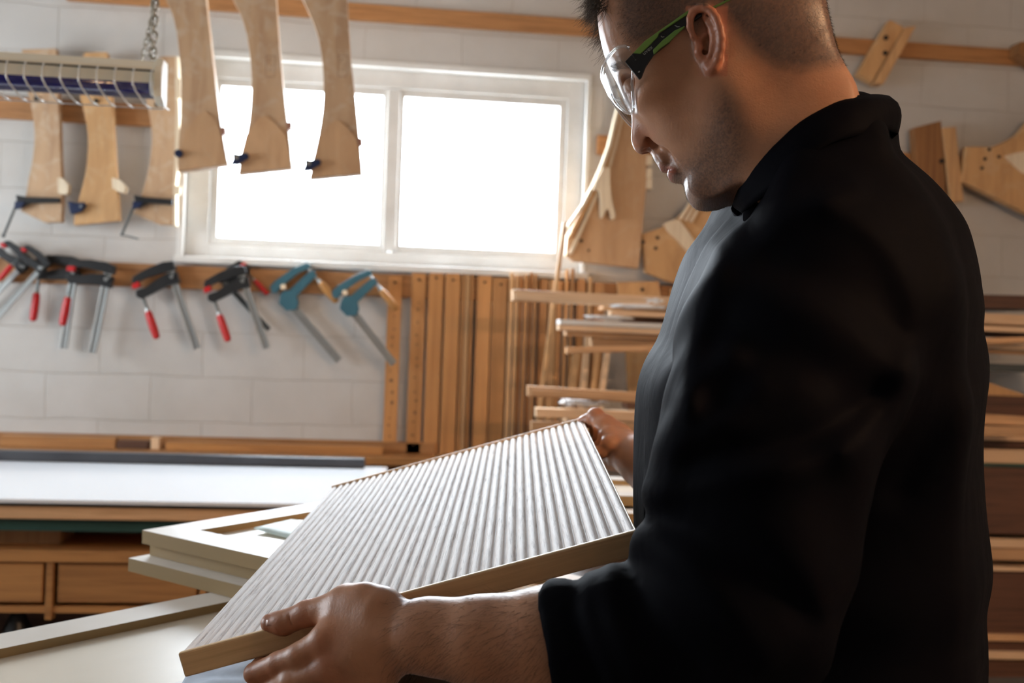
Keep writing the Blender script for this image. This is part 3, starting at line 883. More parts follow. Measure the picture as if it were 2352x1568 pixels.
xs = [WP(1780, 900, YB + .45).x, WP(2050, 900, YB + .45).x]
for x in xs:
    mb = MB(); mb.box((x - .03, YB + .42, 0), (x + .03, YB + .50, 2.0)); up_ = mb.build('upright', M['dark_steel'], rack, bevel=0.003)
    mb = MB(); mb.box((x - .04, YB - .1, 0), (x + .04, YB + .5, .06)); mb.build('foot', M['dark_steel'], up_, bevel=0.003)
    for yy in (852, 1040):
        z = WP(1950, yy, YB).z
        mb = MB(); mb.box((x - .02, YB - .02, z - .014), (x + .02, YB + .43, z)); mb.build('arm', M['dark_steel'], up_)
mb = MB(); p1, p2 = WP(1700, 842, YB - .05), WP(2460, 848, YB - .05)
mb.box((p1.x, YB - .06, p2.z - .02), (p2.x, YB + .42, p2.z + .012)); mb.build('shelf', M['dark_steel'], rack, bevel=0.002)

# --- wire-guarded lamp hanging on chain
YF = 2.55
lamp = empty('hanging_lamp', WP(180, 215, YF), 'cream wire-guarded lamp with a dark blue tube, hanging on a chain', 'lamp')
A_, B_ = WP(-420, 96, YF), WP(372, 142, YF)
zt, zb = (WP(370, 138, YF).z), (WP(370, 165, YF).z)
xl, xr = WP(-420, 100, YF).x, WP(366, 150, YF).x
mb = MB()
hprof = [(0.0, zt - 0.018), (0.012, zt), (0.055, zt), (0.062, zt - .018), (0.062, zb - .03), (0.02, zb - .03), (0.0, zb)]
mb.prism([(xl, YF + a, z) for a, z in hprof], (xr - xl, 0, 0))
mb.build('housing', M['cream'], lamp, bevel=0.003)
mb = MB(); mb.box((xl, YF - 0.002, zt - 0.030), (xr, YF, zt - 0.026)); mb.build('seam', M['nail'], lamp)
M['reflector'] = mat('reflector', (0.55, 0.56, 0.62), 0.2, 0.7)
zc = WP(250, 196, YF).z
mb = MB(); mb.prism([(xl + .01, YF + a, z) for a, z in ((0.02, zb - .03), (0.060, zb - .03), (0.060, zc - .005), (0.056, zc - 0.015), (0.056, zb - .035), (0.02, zb - .035))], (xr - xl - .03, 0, 0)); mb.build('reflector', M['reflector'], lamp)
M['blue_tube'] = mat('blue_tube', (0.012, 0.010, 0.16), 0.12, coat=1.0)
zc2 = WP(250, 192, YF + .03).z
mb = MB(); mb.tube([(xl + .02, YF + .035, zc2 + .00), (xr - .02, YF + .035, zc2)], 0.019, 20); mb.build('tube', M['blue_tube'], lamp, smooth=True)
mb = MB()
ec = [(YF - .006, zt - .016), (YF + .01, zt + .006), (YF + .055, zt + .006), (YF + .055, zc - .035), (YF + .03, zc - .035), (YF - .004, zc - .02), (YF - .008, zt - .05)]
mb.prism([(xr - .012, a, z) for a, z in ec], (0.02, 0, 0)); mb.build('end_cap', M['cream'], lamp, bevel=0.003)
mb = MB(); mb.tube([(xr - .026, YF + .035, zc2), (xr - .005, YF + .035, zc2)], 0.023, 16); mb.build('tube_holder', M['white_paint'], lamp)
M['wire'] = mat('wire', (0.75, 0.74, 0.70), 0.3, 0.2)
for i in range(16):
    x = WP(349 - 41.5 * i, 190, YF).x
    z1 = WP(349 - 41.5 * i, 148, YF).z if False else zt - .026
    mb = MB(); mb.tube([(x, YF - .003, z1), (x, YF - .010, z1 - .012), (x, YF - .010, zc2 - .006), (x + .006, YF - .002, zc2 - .022), (x + .022, YF + .03, zc2 - .048), (x + .028, YF + .06, zc2 - .05)], 0.0022, 6)
    mb.build('guard_wire', M['wire'], lamp, smooth=True)
for zz, yy in ((zc2 - .05, YF + .055),):
    mb = MB(); mb.tube([(xl, yy, zz), (xr, yy, zz)], 0.0016, 6); mb.build('guard_rail', M['wire'], lamp)
# chain: alternating links up to the ceiling
M['chain'] = mat('chain', (0.40, 0.37, 0.30), 0.4, 0.5)


def link(mb, c, t, turn, L=0.016, R=0.0045, r=0.0013):
    t = t.normalized()
    s0 = t.cross(Vector((0, 1, 0))).normalized()
    s1 = t.cross(s0)
    s_ = s0 if turn else s1
    pts = []
    for k in range(13):
        a = 2 * math.pi * k / 12
        pts.append(c + s_ * R * math.sin(a) + t * ((L / 2 - R) * (1 if math.cos(a) > 0 else -1) + R * math.cos(a)))
    mb.tube(pts, r, 5, cap=False)


for (x0, y0_, x1, y1_, lab, dens) in ((350, 140, 362, -140, 'straight chain holding the cream lamp', 0.020), (328, 132, 356, 10, 'slack loop of thin chain beside the straight chain', 0.013)):
    p0, p1 = WP(x0, y0_, YF + .03), WP(x1, y1_, YF + .03)
    if 'straight' in lab:
        p1 = p0 + (p1 - p0) * ((ZC - p0.z) / (p1.z - p0.z))
    L = (p1 - p0).length
    mb = MB()
    n = int(L / dens)
    for i in range(n + 1):
        link(mb, p0 + (p1 - p0) * (i / n), p1 - p0, i % 2, dens * 1.45, dens * .42, dens * .15)
    tag(mb.build('chain', M['chain'], smooth=True), lab, 'chain')
mb = MB()
xm = xl + .1
mb.tube([(xm, YF + .05, zt - .01), (xm, YF + .05, ZC)], 0.003, 6); mb.build('hanger_rod', M['chain'], lamp)

# --- bench along the wall
BY0, BY1 = 2.98, 3.86
BZ = WP(300, 1150, BY0).z
BX0, BX1 = RX0 + .002, WP(890, 1066, 3.86).x
bench = empty('workbench', ((BX0 + BX1) / 2, (BY0 + BY1) / 2, 0), 'long wooden bench with a glossy white top and drawers beneath', 'workbench')
M['laminate'] = mat('laminate', (0.82, 0.83, 0.85), 0.22, coat=0.5)
mb = MB(); mb.box((BX0, BY0, BZ - .012), (BX1, BY1, BZ)); mb.build('bench_top', M['laminate'], bench, bevel=0.0015)
mb = MB(); mb.box((BX0, BY0 - .002, BZ - .0175), (BX1, BY1, BZ - .0125)); mb.build('underlay', M['black_paint'], bench)
mb = MB(); mb.box((BX0, BY0 + .01, BZ - .06), (BX1, BY1, BZ - .018)); mb.build('edge_board', M['lumber'], bench, bevel=0.006)
mb = MB(); mb.box((BX0, BY0 + .04, BZ - .098), (BX1, BY0 + .07, BZ - .0605)); mb.build('apron', M['green_paint'], bench)
zs0, zs1 = WP(200, 1292, BY0 + .05).z, WP(200, 1266, BY0 + .05).z
mb = MB(); mb.box((BX0, BY0 + .05, zs0), (BX1, BY1, zs1)); mb.build('shelf', M['drawer'], bench, bevel=0.002)
zd0 = WP(200, 1386, BY0 + .05).z
mb = MB(); mb.box((BX0, BY0 + .3, .3), (BX1, BY0 + .32, BZ - .06)); mb.build('back_board', M['lumber_dark'], bench)
mb = MB(); mb.box((BX0, BY0 + .06, zd0 - .03), (BX1, BY1 - .1, zd0 - .012)); mb.build('lower_rail', M['drawer'], bench)
xprev = None
for (a, b_) in ((-560, -380), (-360, -160), (-140, 98), (132, 452), (480, 800), (820, 1000)):
    xa, xb = WP(a, 1340, BY0 + .06).x, WP(b_, 1340, BY0 + .06).x
    if xa < BX0 + .01: continue
    mb = MB(); mb.box((xa, BY0 + .06, zd0), (xb, BY0 + .08, zs0 - .006)); mb.box((xa + .01, BY0 + .08, zd0 + .005), (xb - .01, BY0 + .5, zs0 - .03))
    d_ = mb.build('drawer', M['drawer'], bench, bevel=0.003)
    mb = MB(); mb.box(((xa + xb) / 2 - .04, BY0 + .045, zd0 + .035), ((xa + xb) / 2 + .04, BY0 + .06, zd0 + .05)); 
for a in (102, 455, -155):
    xa = WP(a + 4, 1340, BY0 + .06).x
    mb = MB(); mb.box((xa, BY0 + .055, zd0 - .05), (xa + .02, BY0 + .09, zs0)); mb.build('divider', M['drawer'], bench, bevel=0.002)
for x in (BX0 + .05, -1.6, -.35, BX1 - .1):
    for y in (BY0 + .1, BY1 - .1):
        mb = MB(); mb.box((x, y - .035, 0), (x + .07, y + .035, BZ - .061)); mb.build('leg', M['lumber_dark'], bench, bevel=0.003)
xa, xb = WP(-120, 1240, BY0 + .12).x, WP(132, 1240, BY0 + .12).x
mb = MB(); mb.box((xa, BY0 + .145, zs1), (xb, BY0 + .285, WP(60, 1213, BY0 + .12).z))
tag(mb.build('storage_box', M['pale_strip'], bevel=0.003), 'tan wooden box on the shelf under the white bench top', 'box')
for (px, w, h, mm, lab) in ((40, 60, .22, 'black_paint', 'dark conical can on the floor beneath the drawers'), (255, 70, .20, 'dark_steel', 'dark canister in the gap under the drawers')):
    c = WP(px, 1450, BY0 + .17)
    root = MB(); root.tube([(c.x, c.y, 0), (c.x, c.y, h + .1), (c.x, c.y, h + .2), (c.x, c.y, h + .26)], [.08, .08, .045, .02], 20)
    tag(root.build('canister', M[mm], smooth=False, bevel=0.003), lab, 'canister')

# dark steel channel lying along the back of the bench
xe = WP(838, 1052, BY1 - .06).x
z1 = BZ + (WP(400, 1043, BY1 - .06).z - WP(400, 1066, BY1 - .06).z)
mb = MB(); mb.prism([(BX0 + .05, BY1 - .06, BZ), (BX0 + .05, BY1 - .06, z1), (BX0 + .05, BY1 - .01, z1), (BX0 + .05, BY1 - .01, BZ)], (xe - BX0 - .05, 0, 0))
tag(mb.build('steel_channel', speckle('channel', (0.06, 0.062, 0.07), (0.035, 0.035, 0.04), 5, 0.35), bevel=0.006), 'dark steel channel lying along the back of the white bench', 'metal bar')
# wooden ledge between bench and wall, with blocks
z0 = WP(400, 1045, 4.4).z
mb = MB(); mb.box((xL, 4.30, .80), (WP(1150, 1000, 4.4).x, WALLY - .051, .835)); 
led = mb.build('timber_ledge', M['drawer'], bevel=0.003); tag(led, 'wooden ledge running along the wall just above the steel channel', 'ledge')
for x in (-2.4, -1.2, 0.0):
    mb = MB(); mb.box((x, 4.33, 0), (x + .05, 4.45, .80)); mb.build('leg', M['lumber_dark'], led)
for (a, b_, t, bo, mm, lab) in ((0, 265, 1006, 1030, 'drawer', 'wooden batten block above the steel channel, furthest from the uprights'), (268, 340, 1014, 1032, 'lumber_dark', 'dark short block on the timber ledge'),
                                (346, 366, 1008, 1035, 'lumber_pale', 'pale short block on the timber ledge'), (380, 880, 1018, 1036, 'drawer', 'long wooden lath on the timber ledge')):
    xa, xb = WP(a, 1020, 4.4).x, WP(b_, 1020, 4.4).x
    mb = MB(); mb.box((xa, 4.40, .835), (xb, 4.45, .835 + (WP(a, t, 4.4).z - WP(a, bo, 4.4).z)))
    tag(mb.build('wood_block', M[mm], bevel=0.002), lab, 'wood block')

# --- added warm tube lamp, out of view, put in to light the neck
M['fill_tube'] = mat('fill_tube', (1, 0.9, 0.75), 0.4, emit=((1.0, 0.62, 0.36), 185.0))
x, y, zl = 2.0, 0.0, 2.45
r_ = empty('added_fill_lamp', (x, y, zl), 'added fill lamp with two warm tubes, unseen beside the camera', 'lamp')
mb = MB(); mb.box((x - .6, y - .09, zl + .03), (x + .6, y + .09, zl + .07)); mb.build('housing', M['cream'], r_, bevel=0.004)
for dy in (-.04, .04):
    mb = MB(); mb.tube([(x - .57, y + dy, zl), (x + .57, y + dy, zl)], .018, 12); mb.build('tube', M['fill_tube'], r_)
for dx in (-.58, .57):
    mb = MB(); mb.box((x + dx, y - .07, zl - .02), (x + dx + .012, y + .07, zl + .03)); mb.build('tube_holder', M['cream'], r_)
for dx in (-.4, .4):
    mb = MB(); mb.tube([(x + dx, y, zl + .07), (x + dx, y, ZC)], .004, 6); mb.build('hanger_rod', M['chain'], r_)

# ------------------------------------------------------------------ cabinet doors, table, blanket (frame: u along, v towards the camera)
def local_root(name, k_origin, u, n=(0, 0, 1), **kw):
    """Empty with its own axes: x = u, z = n (given in the camera-aligned level frame)"""
    u = np.array(u, float); u /= np.linalg.norm(u)
    n = np.array(n, float); n /= np.linalg.norm(n)
    v = np.cross(n, u)
    o_ = k2w(k_origin)
    z0 = k2w((0, 0, 0))
    ax = [k2w(a) - z0 for a in (u, v, n)]
    r = empty(name, (0, 0, 0), **kw)
    r.matrix_world = Matrix.Translation(o_) @ Matrix(ax).transposed().to_4x4()
    return r


def lchild(mb, name, m, root, **kw):
    o = mb.build(name, m, None, base=(0, 0, 0), **kw)
    o.parent = root
    return o


def door(K0, u, LU, LV, th, lab, rail=0.064, rec=0.012, group=None, name='cabinet_door'):
    """K0: far corner of the top face; x runs along u, y (=v) runs to -LV, i.e. towards the camera"""
    r = local_root(name, K0, u, label=lab, cat='cabinet door', group=group)
    w = rail
    for nm, a, b in (('rail', (0, -w, -th), (LU, 0, 0)), ('rail', (0, -LV, -th), (LU, -LV + w, 0)), ('stile', (0, -LV + w, -th), (w, -w, 0)), ('stile', (LU - w, -LV + w, -th), (LU, -w, 0))):
        mb = MB(); mb.box(a, b)
        lchild(mb, nm, M['mdf_door'], r)
    mb = MB(); mb.box((w - .002, -LV + w - .002, -th + .0005), (LU - w + .002, -w + .002, -rec))
    lchild(mb, 'centre_panel', M['mdf_face'], r)
    return r


# raw MDF: smooth pale faces, rougher tan edges (by facing, in the door's own axes)
m = speckle('mdf_door', (0.80, 0.74, 0.67), (0.74, 0.68, 0.60), 14, 0.42, 0.03)
q = N(m)
tc = q.n('ShaderNodeTexCoord'); sp = q.n('ShaderNodeSeparateXYZ'); q.l(tc.outputs['Normal'], sp.inputs[0])
ab = q.n('ShaderNodeMath', operation='ABSOLUTE'); q.l(sp.outputs[2], ab.inputs[0])
gt = q.n('ShaderNodeMath', operation='GREATER_THAN'); q.l(ab.outputs[0], gt.inputs[0]); gt.inputs[1].default_value = 0.7
mx = q.n('ShaderNodeMixRGB'); q.l(gt.outputs[0], mx.inputs[0])
old = q.b.inputs['Base Color'].links[0].from_socket
mx.inputs[1].default_value = (0.36, 0.25, 0.12, 1)
q.l(old, mx.inputs[2]); q.l(mx.outputs[0], q.b.inputs['Base Color'])
M['mdf_door'] = m

HT = -0.450                       # table top below the camera
U1 = np.array((0.66, 0.75, 0)); V1 = np.array((0.75, -0.66, 0))
a1, a2 = onz(0, 1455, -0.40), onz(510, 1355, -0.40)
U1 = (a2 - a1) / np.linalg.norm(a2 - a1); V1 = np.array((U1[1], -U1[0], 0))
M['table_wood'] = wood('table_wood', (0.085, 0.05, 0.03), (0.05, 0.028, 0.018), GX, 4, 0.5)
tb = local_root('work_table', a1 - U1 * .45 + V1 * .03 + np.array((0, 0, -0.05)), U1, label='dark wooden work table under the stacked cabinet doors', cat='table')
mb = MB(); mb.box((0, -.60, -.045), (2.35, 0, 0)); lchild(mb, 'table_top', M['table_wood'], tb, bevel=.003)
for x in (.04, 2.24):
    for y in (-.57, -.10):
        mb = MB(); mb.box((x, y, -(CAMZ - .45)), (x + .07, y + .07, -.046)); lchild(mb, 'leg', M['table_wood'], tb, bevel=.003)
mb = MB(); mb.box((.06, -.56, -.14), (2.29, -.54, -.046)); mb.box((.06, -.06, -.14), (2.29, -.04, -.046)); lchild(mb, 'apron', M['table_wood'], tb)

G = 'raw cabinet doors stacked on the table'
door(a1 - U1 * .5 + np.array((0, 0, 0.0)), U1, 1.33, .375, .024, 'large raw cabinet door lying under the stack, its recessed panel facing the camera', rail=.062, group=G)
door(a1 - U1 * .48 + V1 * .015 + np.array((0, 0, -.0255)), U1, 1.31, .35, .024, 'cabinet door hidden beneath the large one on the table', rail=.062, group=G)
c1 = onz(327, 1217, -.334); c1b = onz(720, 1155, -.334)
U2 = (c1b - c1) / np.linalg.norm(c1b - c1); V2 = np.array((U2[1], -U2[0], 0))
c2 = onz(345, 1247, -.357)
c3 = onz(295, 1281, -.378)
door(c1, U2, .72, .42, .022, 'topmost cabinet door of the stack left of the held panel, pale sheet on it', group=G)
door(c2, U2, .69, .40, .0205, 'middle cabinet door, set back inside the stack', group=G)
door(c3, U2, .73, .43, .0215, 'lowest cabinet door of the stack, sticking out at the corner', group=G)
# pale sheet of paper on the top door
p = [onz(x, y, -.3455) for x, y in ((583, 1223), (640, 1240), (780, 1262), (800, 1190), (668, 1203))]
mb = MB()
n = 10
q0, q1, q2, q3 = p[0], p[2], p[3], p[4]
vs = []
for i in range(n + 1):
    for j in range(5):
        s_, t_ = i / n, j / 4
        a = q0 + (q1 - q0) * s_; b_ = q3 + (q2 - q3) * s_
        c = a + (b_ - a) * t_
        c = c + np.array((0, 0, 0.006 * math.exp(-s_ * 5) + 0.0015))
        vs.append(k2w(c))
mb.add(vs, [(i * 5 + j, (i + 1) * 5 + j, (i + 1) * 5 + j + 1, i * 5 + j + 1) for i in range(n) for j in range(4)])
M['green_sheet'] = mat('green_sheet', (0.66, 0.76, 0.72), 0.6)
o = mb.build('paper_sheet', M['green_sheet'], smooth=True)
so = o.modifiers.new('thick', 'SOLIDIFY'); so.thickness = .0012; so.offset = 1
tag(o, 'pale green sheet curling in the recess of the topmost door', 'sheet')
# doors beyond the far hand
g2 = 'raw cabinet doors beyond the far hand'
e1_, e2_ = onz(1440, 1137, -.334), onz(1480, 1142, -.334)
U3 = np.array((0.995, 0.03, 0)); 
far0 = onz(1300, 1092, -.334)
door(np.array((far0[0], onz(1460, 1096, -.334)[1], -.334)), U3, .62, onz(1460, 1096, -.334)[1] - onz(1460, 1140, -.334)[1], .022, 'topmost cabinet door beyond the far hand', group=g2)
door(np.array((far0[0] - .02, onz(1460, 1096, -.334)[1] - .02, -.357)), U3, .64, onz(1460, 1096, -.334)[1] - .02 - onz(1460, 1180, -.357)[1], .022, 'lower cabinet door beyond the far hand, protruding a little', group=g2)
door(np.array((far0[0] - .01, onz(1460, 1096, -.334)[1], -.380)), U3, .63, .36, .0195, 'bottom cabinet door beyond the far hand', group=g2)
mb = MB(); mb.box((0, -.3, -.05), (.5, 0, 0))
r = local_root('riser_board', np.array((far0[0] + .04, onz(1460, 1096, -.334)[1] - .03, -.3998)), U3, label='board packing under the doors beyond the far hand', cat='board')
lchild(mb, 'board', M['table_wood'], r)

# folded packing blanket near the camera corner of the large door
mb = MB()
n, m_ = 40, 30
vs = []
from mathutils import noise as mnoise
BQ = [onz(404, 1600, -.40), onz(470, 1480, -.40), onz(690, 1470, -.40), onz(640, 1600, -.40)]
for i in range(n + 1):
    for j in range(m_ + 1):
        s_, t_ = i / n, j / m_
        c = (BQ[0] * (1 - s_) + BQ[3] * s_) * (1 - t_) + (BQ[1] * (1 - s_) + BQ[2] * s_) * t_
        h = .0045 + .010 * abs(mnoise.noise(Vector((c[0] * 9, c[1] * 14, 1)))) + .005 * mnoise.noise(Vector((c[0] * 25, c[1] * 30, 4)))
        e = min(i, n - i, j * 1.3, (m_ - j) * 1.3) / 3.0
        if e < 1: h = .0035 + (h - .0035) * math.sqrt(max(0, e))
        vs.append(k2w(c + np.array((0, 0, h))))
mb.add(vs, [(i * (m_ + 1) + j, (i + 1) * (m_ + 1) + j, (i + 1) * (m_ + 1) + j + 1, i * (m_ + 1) + j + 1) for i in range(n) for j in range(m_)])
M['blanket'] = speckle('blanket', (0.60, 0.66, 0.76), (0.50, 0.56, 0.66), 60, 0.9, 0.6)
o = mb.build('packing_blanket', M['blanket'], smooth=True)
so = o.modifiers.new('thick', 'SOLIDIFY'); so.thickness = .003; so.offset = -1
tag(o, 'pale blue packing blanket rumpled on the doors under the near corner of the held panel', 'blanket')

# ------------------------------------------------------------------ the fluted oak panel
PA = P(408, 1503, .88)
PE2 = kray(1188, 656); PE2 /= np.linalg.norm(PE2)
rD = kray(1463, 1219)
PD = rD * ((PA @ PE2) / (rD @ PE2))
PW = np.linalg.norm(PD - PA); PE1 = (PD - PA) / PW
PN = np.cross(PE1, PE2)
PL = 0.735
PT = 0.0215


def panel(a, b, c):
    return PA + PE1 * a + PE2 * b + PN * c


proot = local_root('fluted_panel', PA, PE1, PN, label='pale fluted oak panel held flat in both hands', cat='panel')
M['oak_edge'] = wood('oak_edge', (0.74, 0.53, 0.30), (0.60, 0.41, 0.22), (0.8, 20, 20), 6, 0.45, island=0)
m = mat('oak_flute', (0.7, 0.6, 0.52), 0.55, spec=0.25)
q = N(m)
tc = q.n('ShaderNodeTexCoord')
mp = q.n('ShaderNodeMapping'); mp.inputs['Scale'].default_value = (1.0, 0.035, 1.0); q.l(tc.outputs['Object'], mp.inputs[0])
no = q.n('ShaderNodeTexNoise', Scale=420.0, Detail=5.0, Roughness=0.7, Distortion=0.3); q.l(mp.outputs[0], no.inputs[0])
mp2 = q.n('ShaderNodeMapping'); mp2.inputs['Scale'].default_value = (1.0, 0.22, 1.0); q.l(tc.outputs['Object'], mp2.inputs[0])
wv = q.n('ShaderNodeTexWave', Scale=22.0, Distortion=9.0, Detail=3.0); q.l(mp2.outputs[0], wv.inputs[0])
wv.inputs['Detail Scale'].default_value = 1.4
c_ = q.ramp(no.outputs[0], [(0.34, (0.42, 0.35, 0.31)), (0.47, (0.78, 0.71, 0.665)), (0.75, (0.84, 0.785, 0.745))])
c2_ = q.ramp(wv.outputs[0], [(0.0, (0.72, 0.68, 0.66)), (0.35, (1, 1, 1))])
mx = q.n('ShaderNodeMixRGB', blend_type='MULTIPLY'); mx.inputs[0].default_value = 0.4
q.l(c_, mx.inputs[1]); q.l(c2_, mx.inputs[2]); q.l(mx.outputs[0], q.b.inputs['Base Color'])
q.bump(no.outputs[0], 0.5, 0.0012)
M['oak_flute'] = m

NF, EDG = 38, 0.0045
SB = 12
mb = MB()
xs_ = []
pitch = PW / NF
for i in range(NF):
    for k in range(SB):
        t = k / SB
        h = math.sqrt(max(0, 1 - (2 * t - 1) ** 2))
        xs_.append((i * pitch + t * pitch, 0.0054 * h))
xs_.append((PW, 0.0006))
ys_ = [0.006, 0.2, 0.45, PL - EDG]
vs = []
for y in ys_:
    for (x, h) in xs_:
        vs.append((x, y, -0.0050 + h))
nx = len(xs_)
fs = [(j * nx + i, j * nx + i + 1, (j + 1) * nx + i + 1, (j + 1) * nx + i) for j in range(3) for i in range(nx - 1)]
mb.add(vs, fs)
fl = lchild(mb, 'fluted_face', M['oak_flute'], proot, smooth=True)
mb = MB(); mb.box((0.0006, 0.004, -PT), (PW - .0015, PL - .002, -0.0049)); lchild(mb, 'core_board', M['oak_edge'], proot, bevel=.001)
mb = MB(); mb.box((0, 0, -PT - .0003), (PW, 0.0062, 0.0009)); lchild(mb, 'near_edging', M['oak_edge'], proot, bevel=.0018)
mb = MB(); mb.box((0, PL - EDG, -PT - .0003), (PW, PL, 0.0022)); lchild(mb, 'far_edging', M['oak_edge'], proot, bevel=.001)
mb = MB(); mb.box((PW - .0016, .0062, -PT), (PW, PL - EDG, -0.001)); lchild(mb, 'side_edging', M['oak_edge'], proot, bevel=.0006)

# ------------------------------------------------------------------ the worker: bodies grown from smooth distance fields
F32 = np.float32


def smin(a, b, k):
    if k <= 0: return np.minimum(a, b)
    h = np.clip(0.5 + 0.5 * (b - a) / k, 0, 1)
    return b + (a - b) * h - k * h * (1 - h)


class Field:
    """a list of shapes added, carved or used as a clip, in order"""

    def __init__(s):
        s.ops = []

    def cone(s, a, b, ra, rb, k=.01, mode='add', sq=None):
        a, b = np.array(a, float), np.array(b, float)
        c = (a + b) / 2
        R = np.linalg.norm(a - b) / 2 + max(ra, rb)
        ba = b - a
        L2 = max(ba @ ba, 1e-9)

        def f(p):
            q_ = p - a
            h = np.clip((q_ @ ba) / L2, 0, 1)
            return np.linalg.norm(q_ - h[:, None] * ba, axis=1) - (ra + (rb - ra) * h)
        s.ops.append((mode, f, c, R, k))
        return s

    def chain(s, pts, k=.01, mode='add'):
        for (a, ra), (b, rb) in zip(pts[:-1], pts[1:]):
            s.cone(a, b, ra, rb, k, mode)
        return s

    def ell(s, c, r, axes=None, k=.01, mode='add'):
        c, r = np.array(c, float), np.array(r, float)
        Rm = np.eye(3) if axes is None else np.array(axes, float)

        def f(p):
            q_ = (p - c) @ Rm.T
            k0 = np.linalg.norm(q_ / r, axis=1)
            k1 = np.linalg.norm(q_ / (r * r), axis=1)
            return k0 * (k0 - 1) / np.maximum(k1, 1e-6)
        s.ops.append((mode, f, c, float(max(r)), k))
        return s

    def func(s, f, mode='add', k=.01):
        s.ops.append((mode, f, None, 0, k))
        return s

    def __call__(s, p):
        d = np.full(len(p), 1.0)
        for mode, f, c, R, k in s.ops:
            if c is not None:
                m_ = np.linalg.norm(p - c, axis=1) < R + max(4 * k, .02)
                if mode == 'add':
                    far = ~m_
                    d[far] = np.minimum(d[far], np.maximum(np.linalg.norm(p[far] - c, axis=1) - R, .005))
                if not m_.any(): continue
                v = f(p[m_])
                if mode == 'add': d[m_] = smin(d[m_], v, k)
                elif mode == 'cut': d[m_] = -smin(-d[m_], v, k)
            else:
                if mode == 'disp': d = d + f(p)
                elif mode == 'clip': d = -smin(-d, -f(p), k)
                elif mode == 'add': d = smin(d, f(p), k)
                elif mode == 'cut': d = -smin(-d, f(p), k)
        return d


def grid_mesh(field, lo, hi, h):
    """surface nets on a sparse grid"""
    B = 6
    lo, hi = np.array(lo, float), np.array(hi, float)
    nb = np.ceil((hi - lo) / (h * B)).astype(int)
    n = nb * B + 1
    ci = np.stack(np.meshgrid(*[np.arange(k) for k in nb], indexing='ij'), -1).reshape(-1, 3)
    cc = lo + (ci + .5) * (h * B)
    dc = field(cc)
    act = np.abs(dc) < h * B * .866 * 1.35 + .004
    D = np.empty(n, F32)
    big = dc.reshape(nb)
    D[:-1, :-1, :-1] = np.repeat(np.repeat(np.repeat(big, B, 0), B, 1), B, 2)
    D[-1], D[:, -1], D[:, :, -1] = 1, 1, 1
    mask = np.zeros(n, bool)
    am = act.reshape(nb)
    full = np.repeat(np.repeat(np.repeat(am, B, 0), B, 1), B, 2)
    for dx in (0, 1):
        for dy in (0, 1):
            for dz in (0, 1):
                mask[dx:dx + full.shape[0], dy:dy + full.shape[1], dz:dz + full.shape[2]] |= full
    ii = np.argwhere(mask)
    vals = np.empty(len(ii))
    for s0 in range(0, len(ii), 400000):
        vals[s0:s0 + 400000] = field(lo + ii[s0:s0 + 400000] * h)
    D[mask] = vals
    # keep only cells whose corners were all evaluated
    sg = D < 0
    nc = n - 1
    cnt = np.zeros(nc, np.int8)
    ok = np.ones(nc, bool)
    for dx in (0, 1):
        for dy in (0, 1):
            for dz in (0, 1):
                cnt += sg[dx:dx + nc[0], dy:dy + nc[1], dz:dz + nc[2]]
                ok &= mask[dx:dx + nc[0], dy:dy + nc[1], dz:dz + nc[2]]
    ac = (cnt > 0) & (cnt < 8) & ok
    cells = np.argwhere(ac)
    idx = np.full(nc, -1, np.int32)
    idx[ac] = np.arange(len(cells))
    off = np.array([(a, b, c) for a in (0, 1) for b in (0, 1) for c in (0, 1)])
    cv = np.stack([D[cells[:, 0] + o[0], cells[:, 1] + o[1], cells[:, 2] + o[2]] for o in off], 1)
    acc = np.zeros((len(cells), 3)); num = np.zeros(len(cells))
    for i in range(8):
        for ax_ in range(3):
            if off[i][ax_] == 0:
                o2 = off[i].copy(); o2[ax_] = 1
                j = int(o2[0] * 4 + o2[1] * 2 + o2[2])
                a, b = cv[:, i], cv[:, j]
                cr = (a < 0) != (b < 0)
                t = np.where(cr, a / np.where(cr, a - b, 1), 0)
                pos = np.repeat(off[i][None].astype(float), len(cells), 0)
                pos[:, ax_] += t
                acc += pos * cr[:, None]; num += cr
    V = lo + (cells + acc / np.maximum(num, 1)[:, None]) * h
    Q = []
    for ax_ in range(3):
        b, c = [(1, 2), (2, 0), (0, 1)][ax_]
        sl0 = [slice(None)] * 3; sl1 = [slice(None)] * 3
        sl0[ax_] = slice(0, -1); sl1[ax_] = slice(1, None)
        ch = sg[tuple(sl0)] != sg[tuple(sl1)]
        e = np.argwhere(ch)
        e = e[(e[:, b] > 0) & (e[:, c] > 0) & (e[:, b] < nc[b]) & (e[:, c] < nc[c])]
        ub, uc = np.eye(3, dtype=int)[b], np.eye(3, dtype=int)[c]
        q4 = [idx[tuple((e - x).T)] for x in (ub + uc, uc, 0 * ub, ub)]
        q4 = np.stack(q4, 1)
        fl = ~sg[tuple(e.T)]
        q4[fl] = q4[fl][:, ::-1]
        Q.append(q4[(q4 >= 0).all(1)])
    return V, np.concatenate(Q)


def relax(V, Q, it=2, f=.5):
    """a few rounds of edge-neighbour averaging"""
    E_ = np.concatenate([Q[:, [0, 1]], Q[:, [1, 2]], Q[:, [2, 3]], Q[:, [3, 0]]])
    E_ = np.concatenate([E_, E_[:, ::-1]])
    deg = np.bincount(E_[:, 0], minlength=len(V))[:, None]
    for _ in range(it):
        S_ = np.stack([np.bincount(E_[:, 0], weights=V[E_[:, 1], k], minlength=len(V)) for k in range(3)], 1)
        V = V + f * (S_ / np.maximum(deg, 1) - V)
    return V


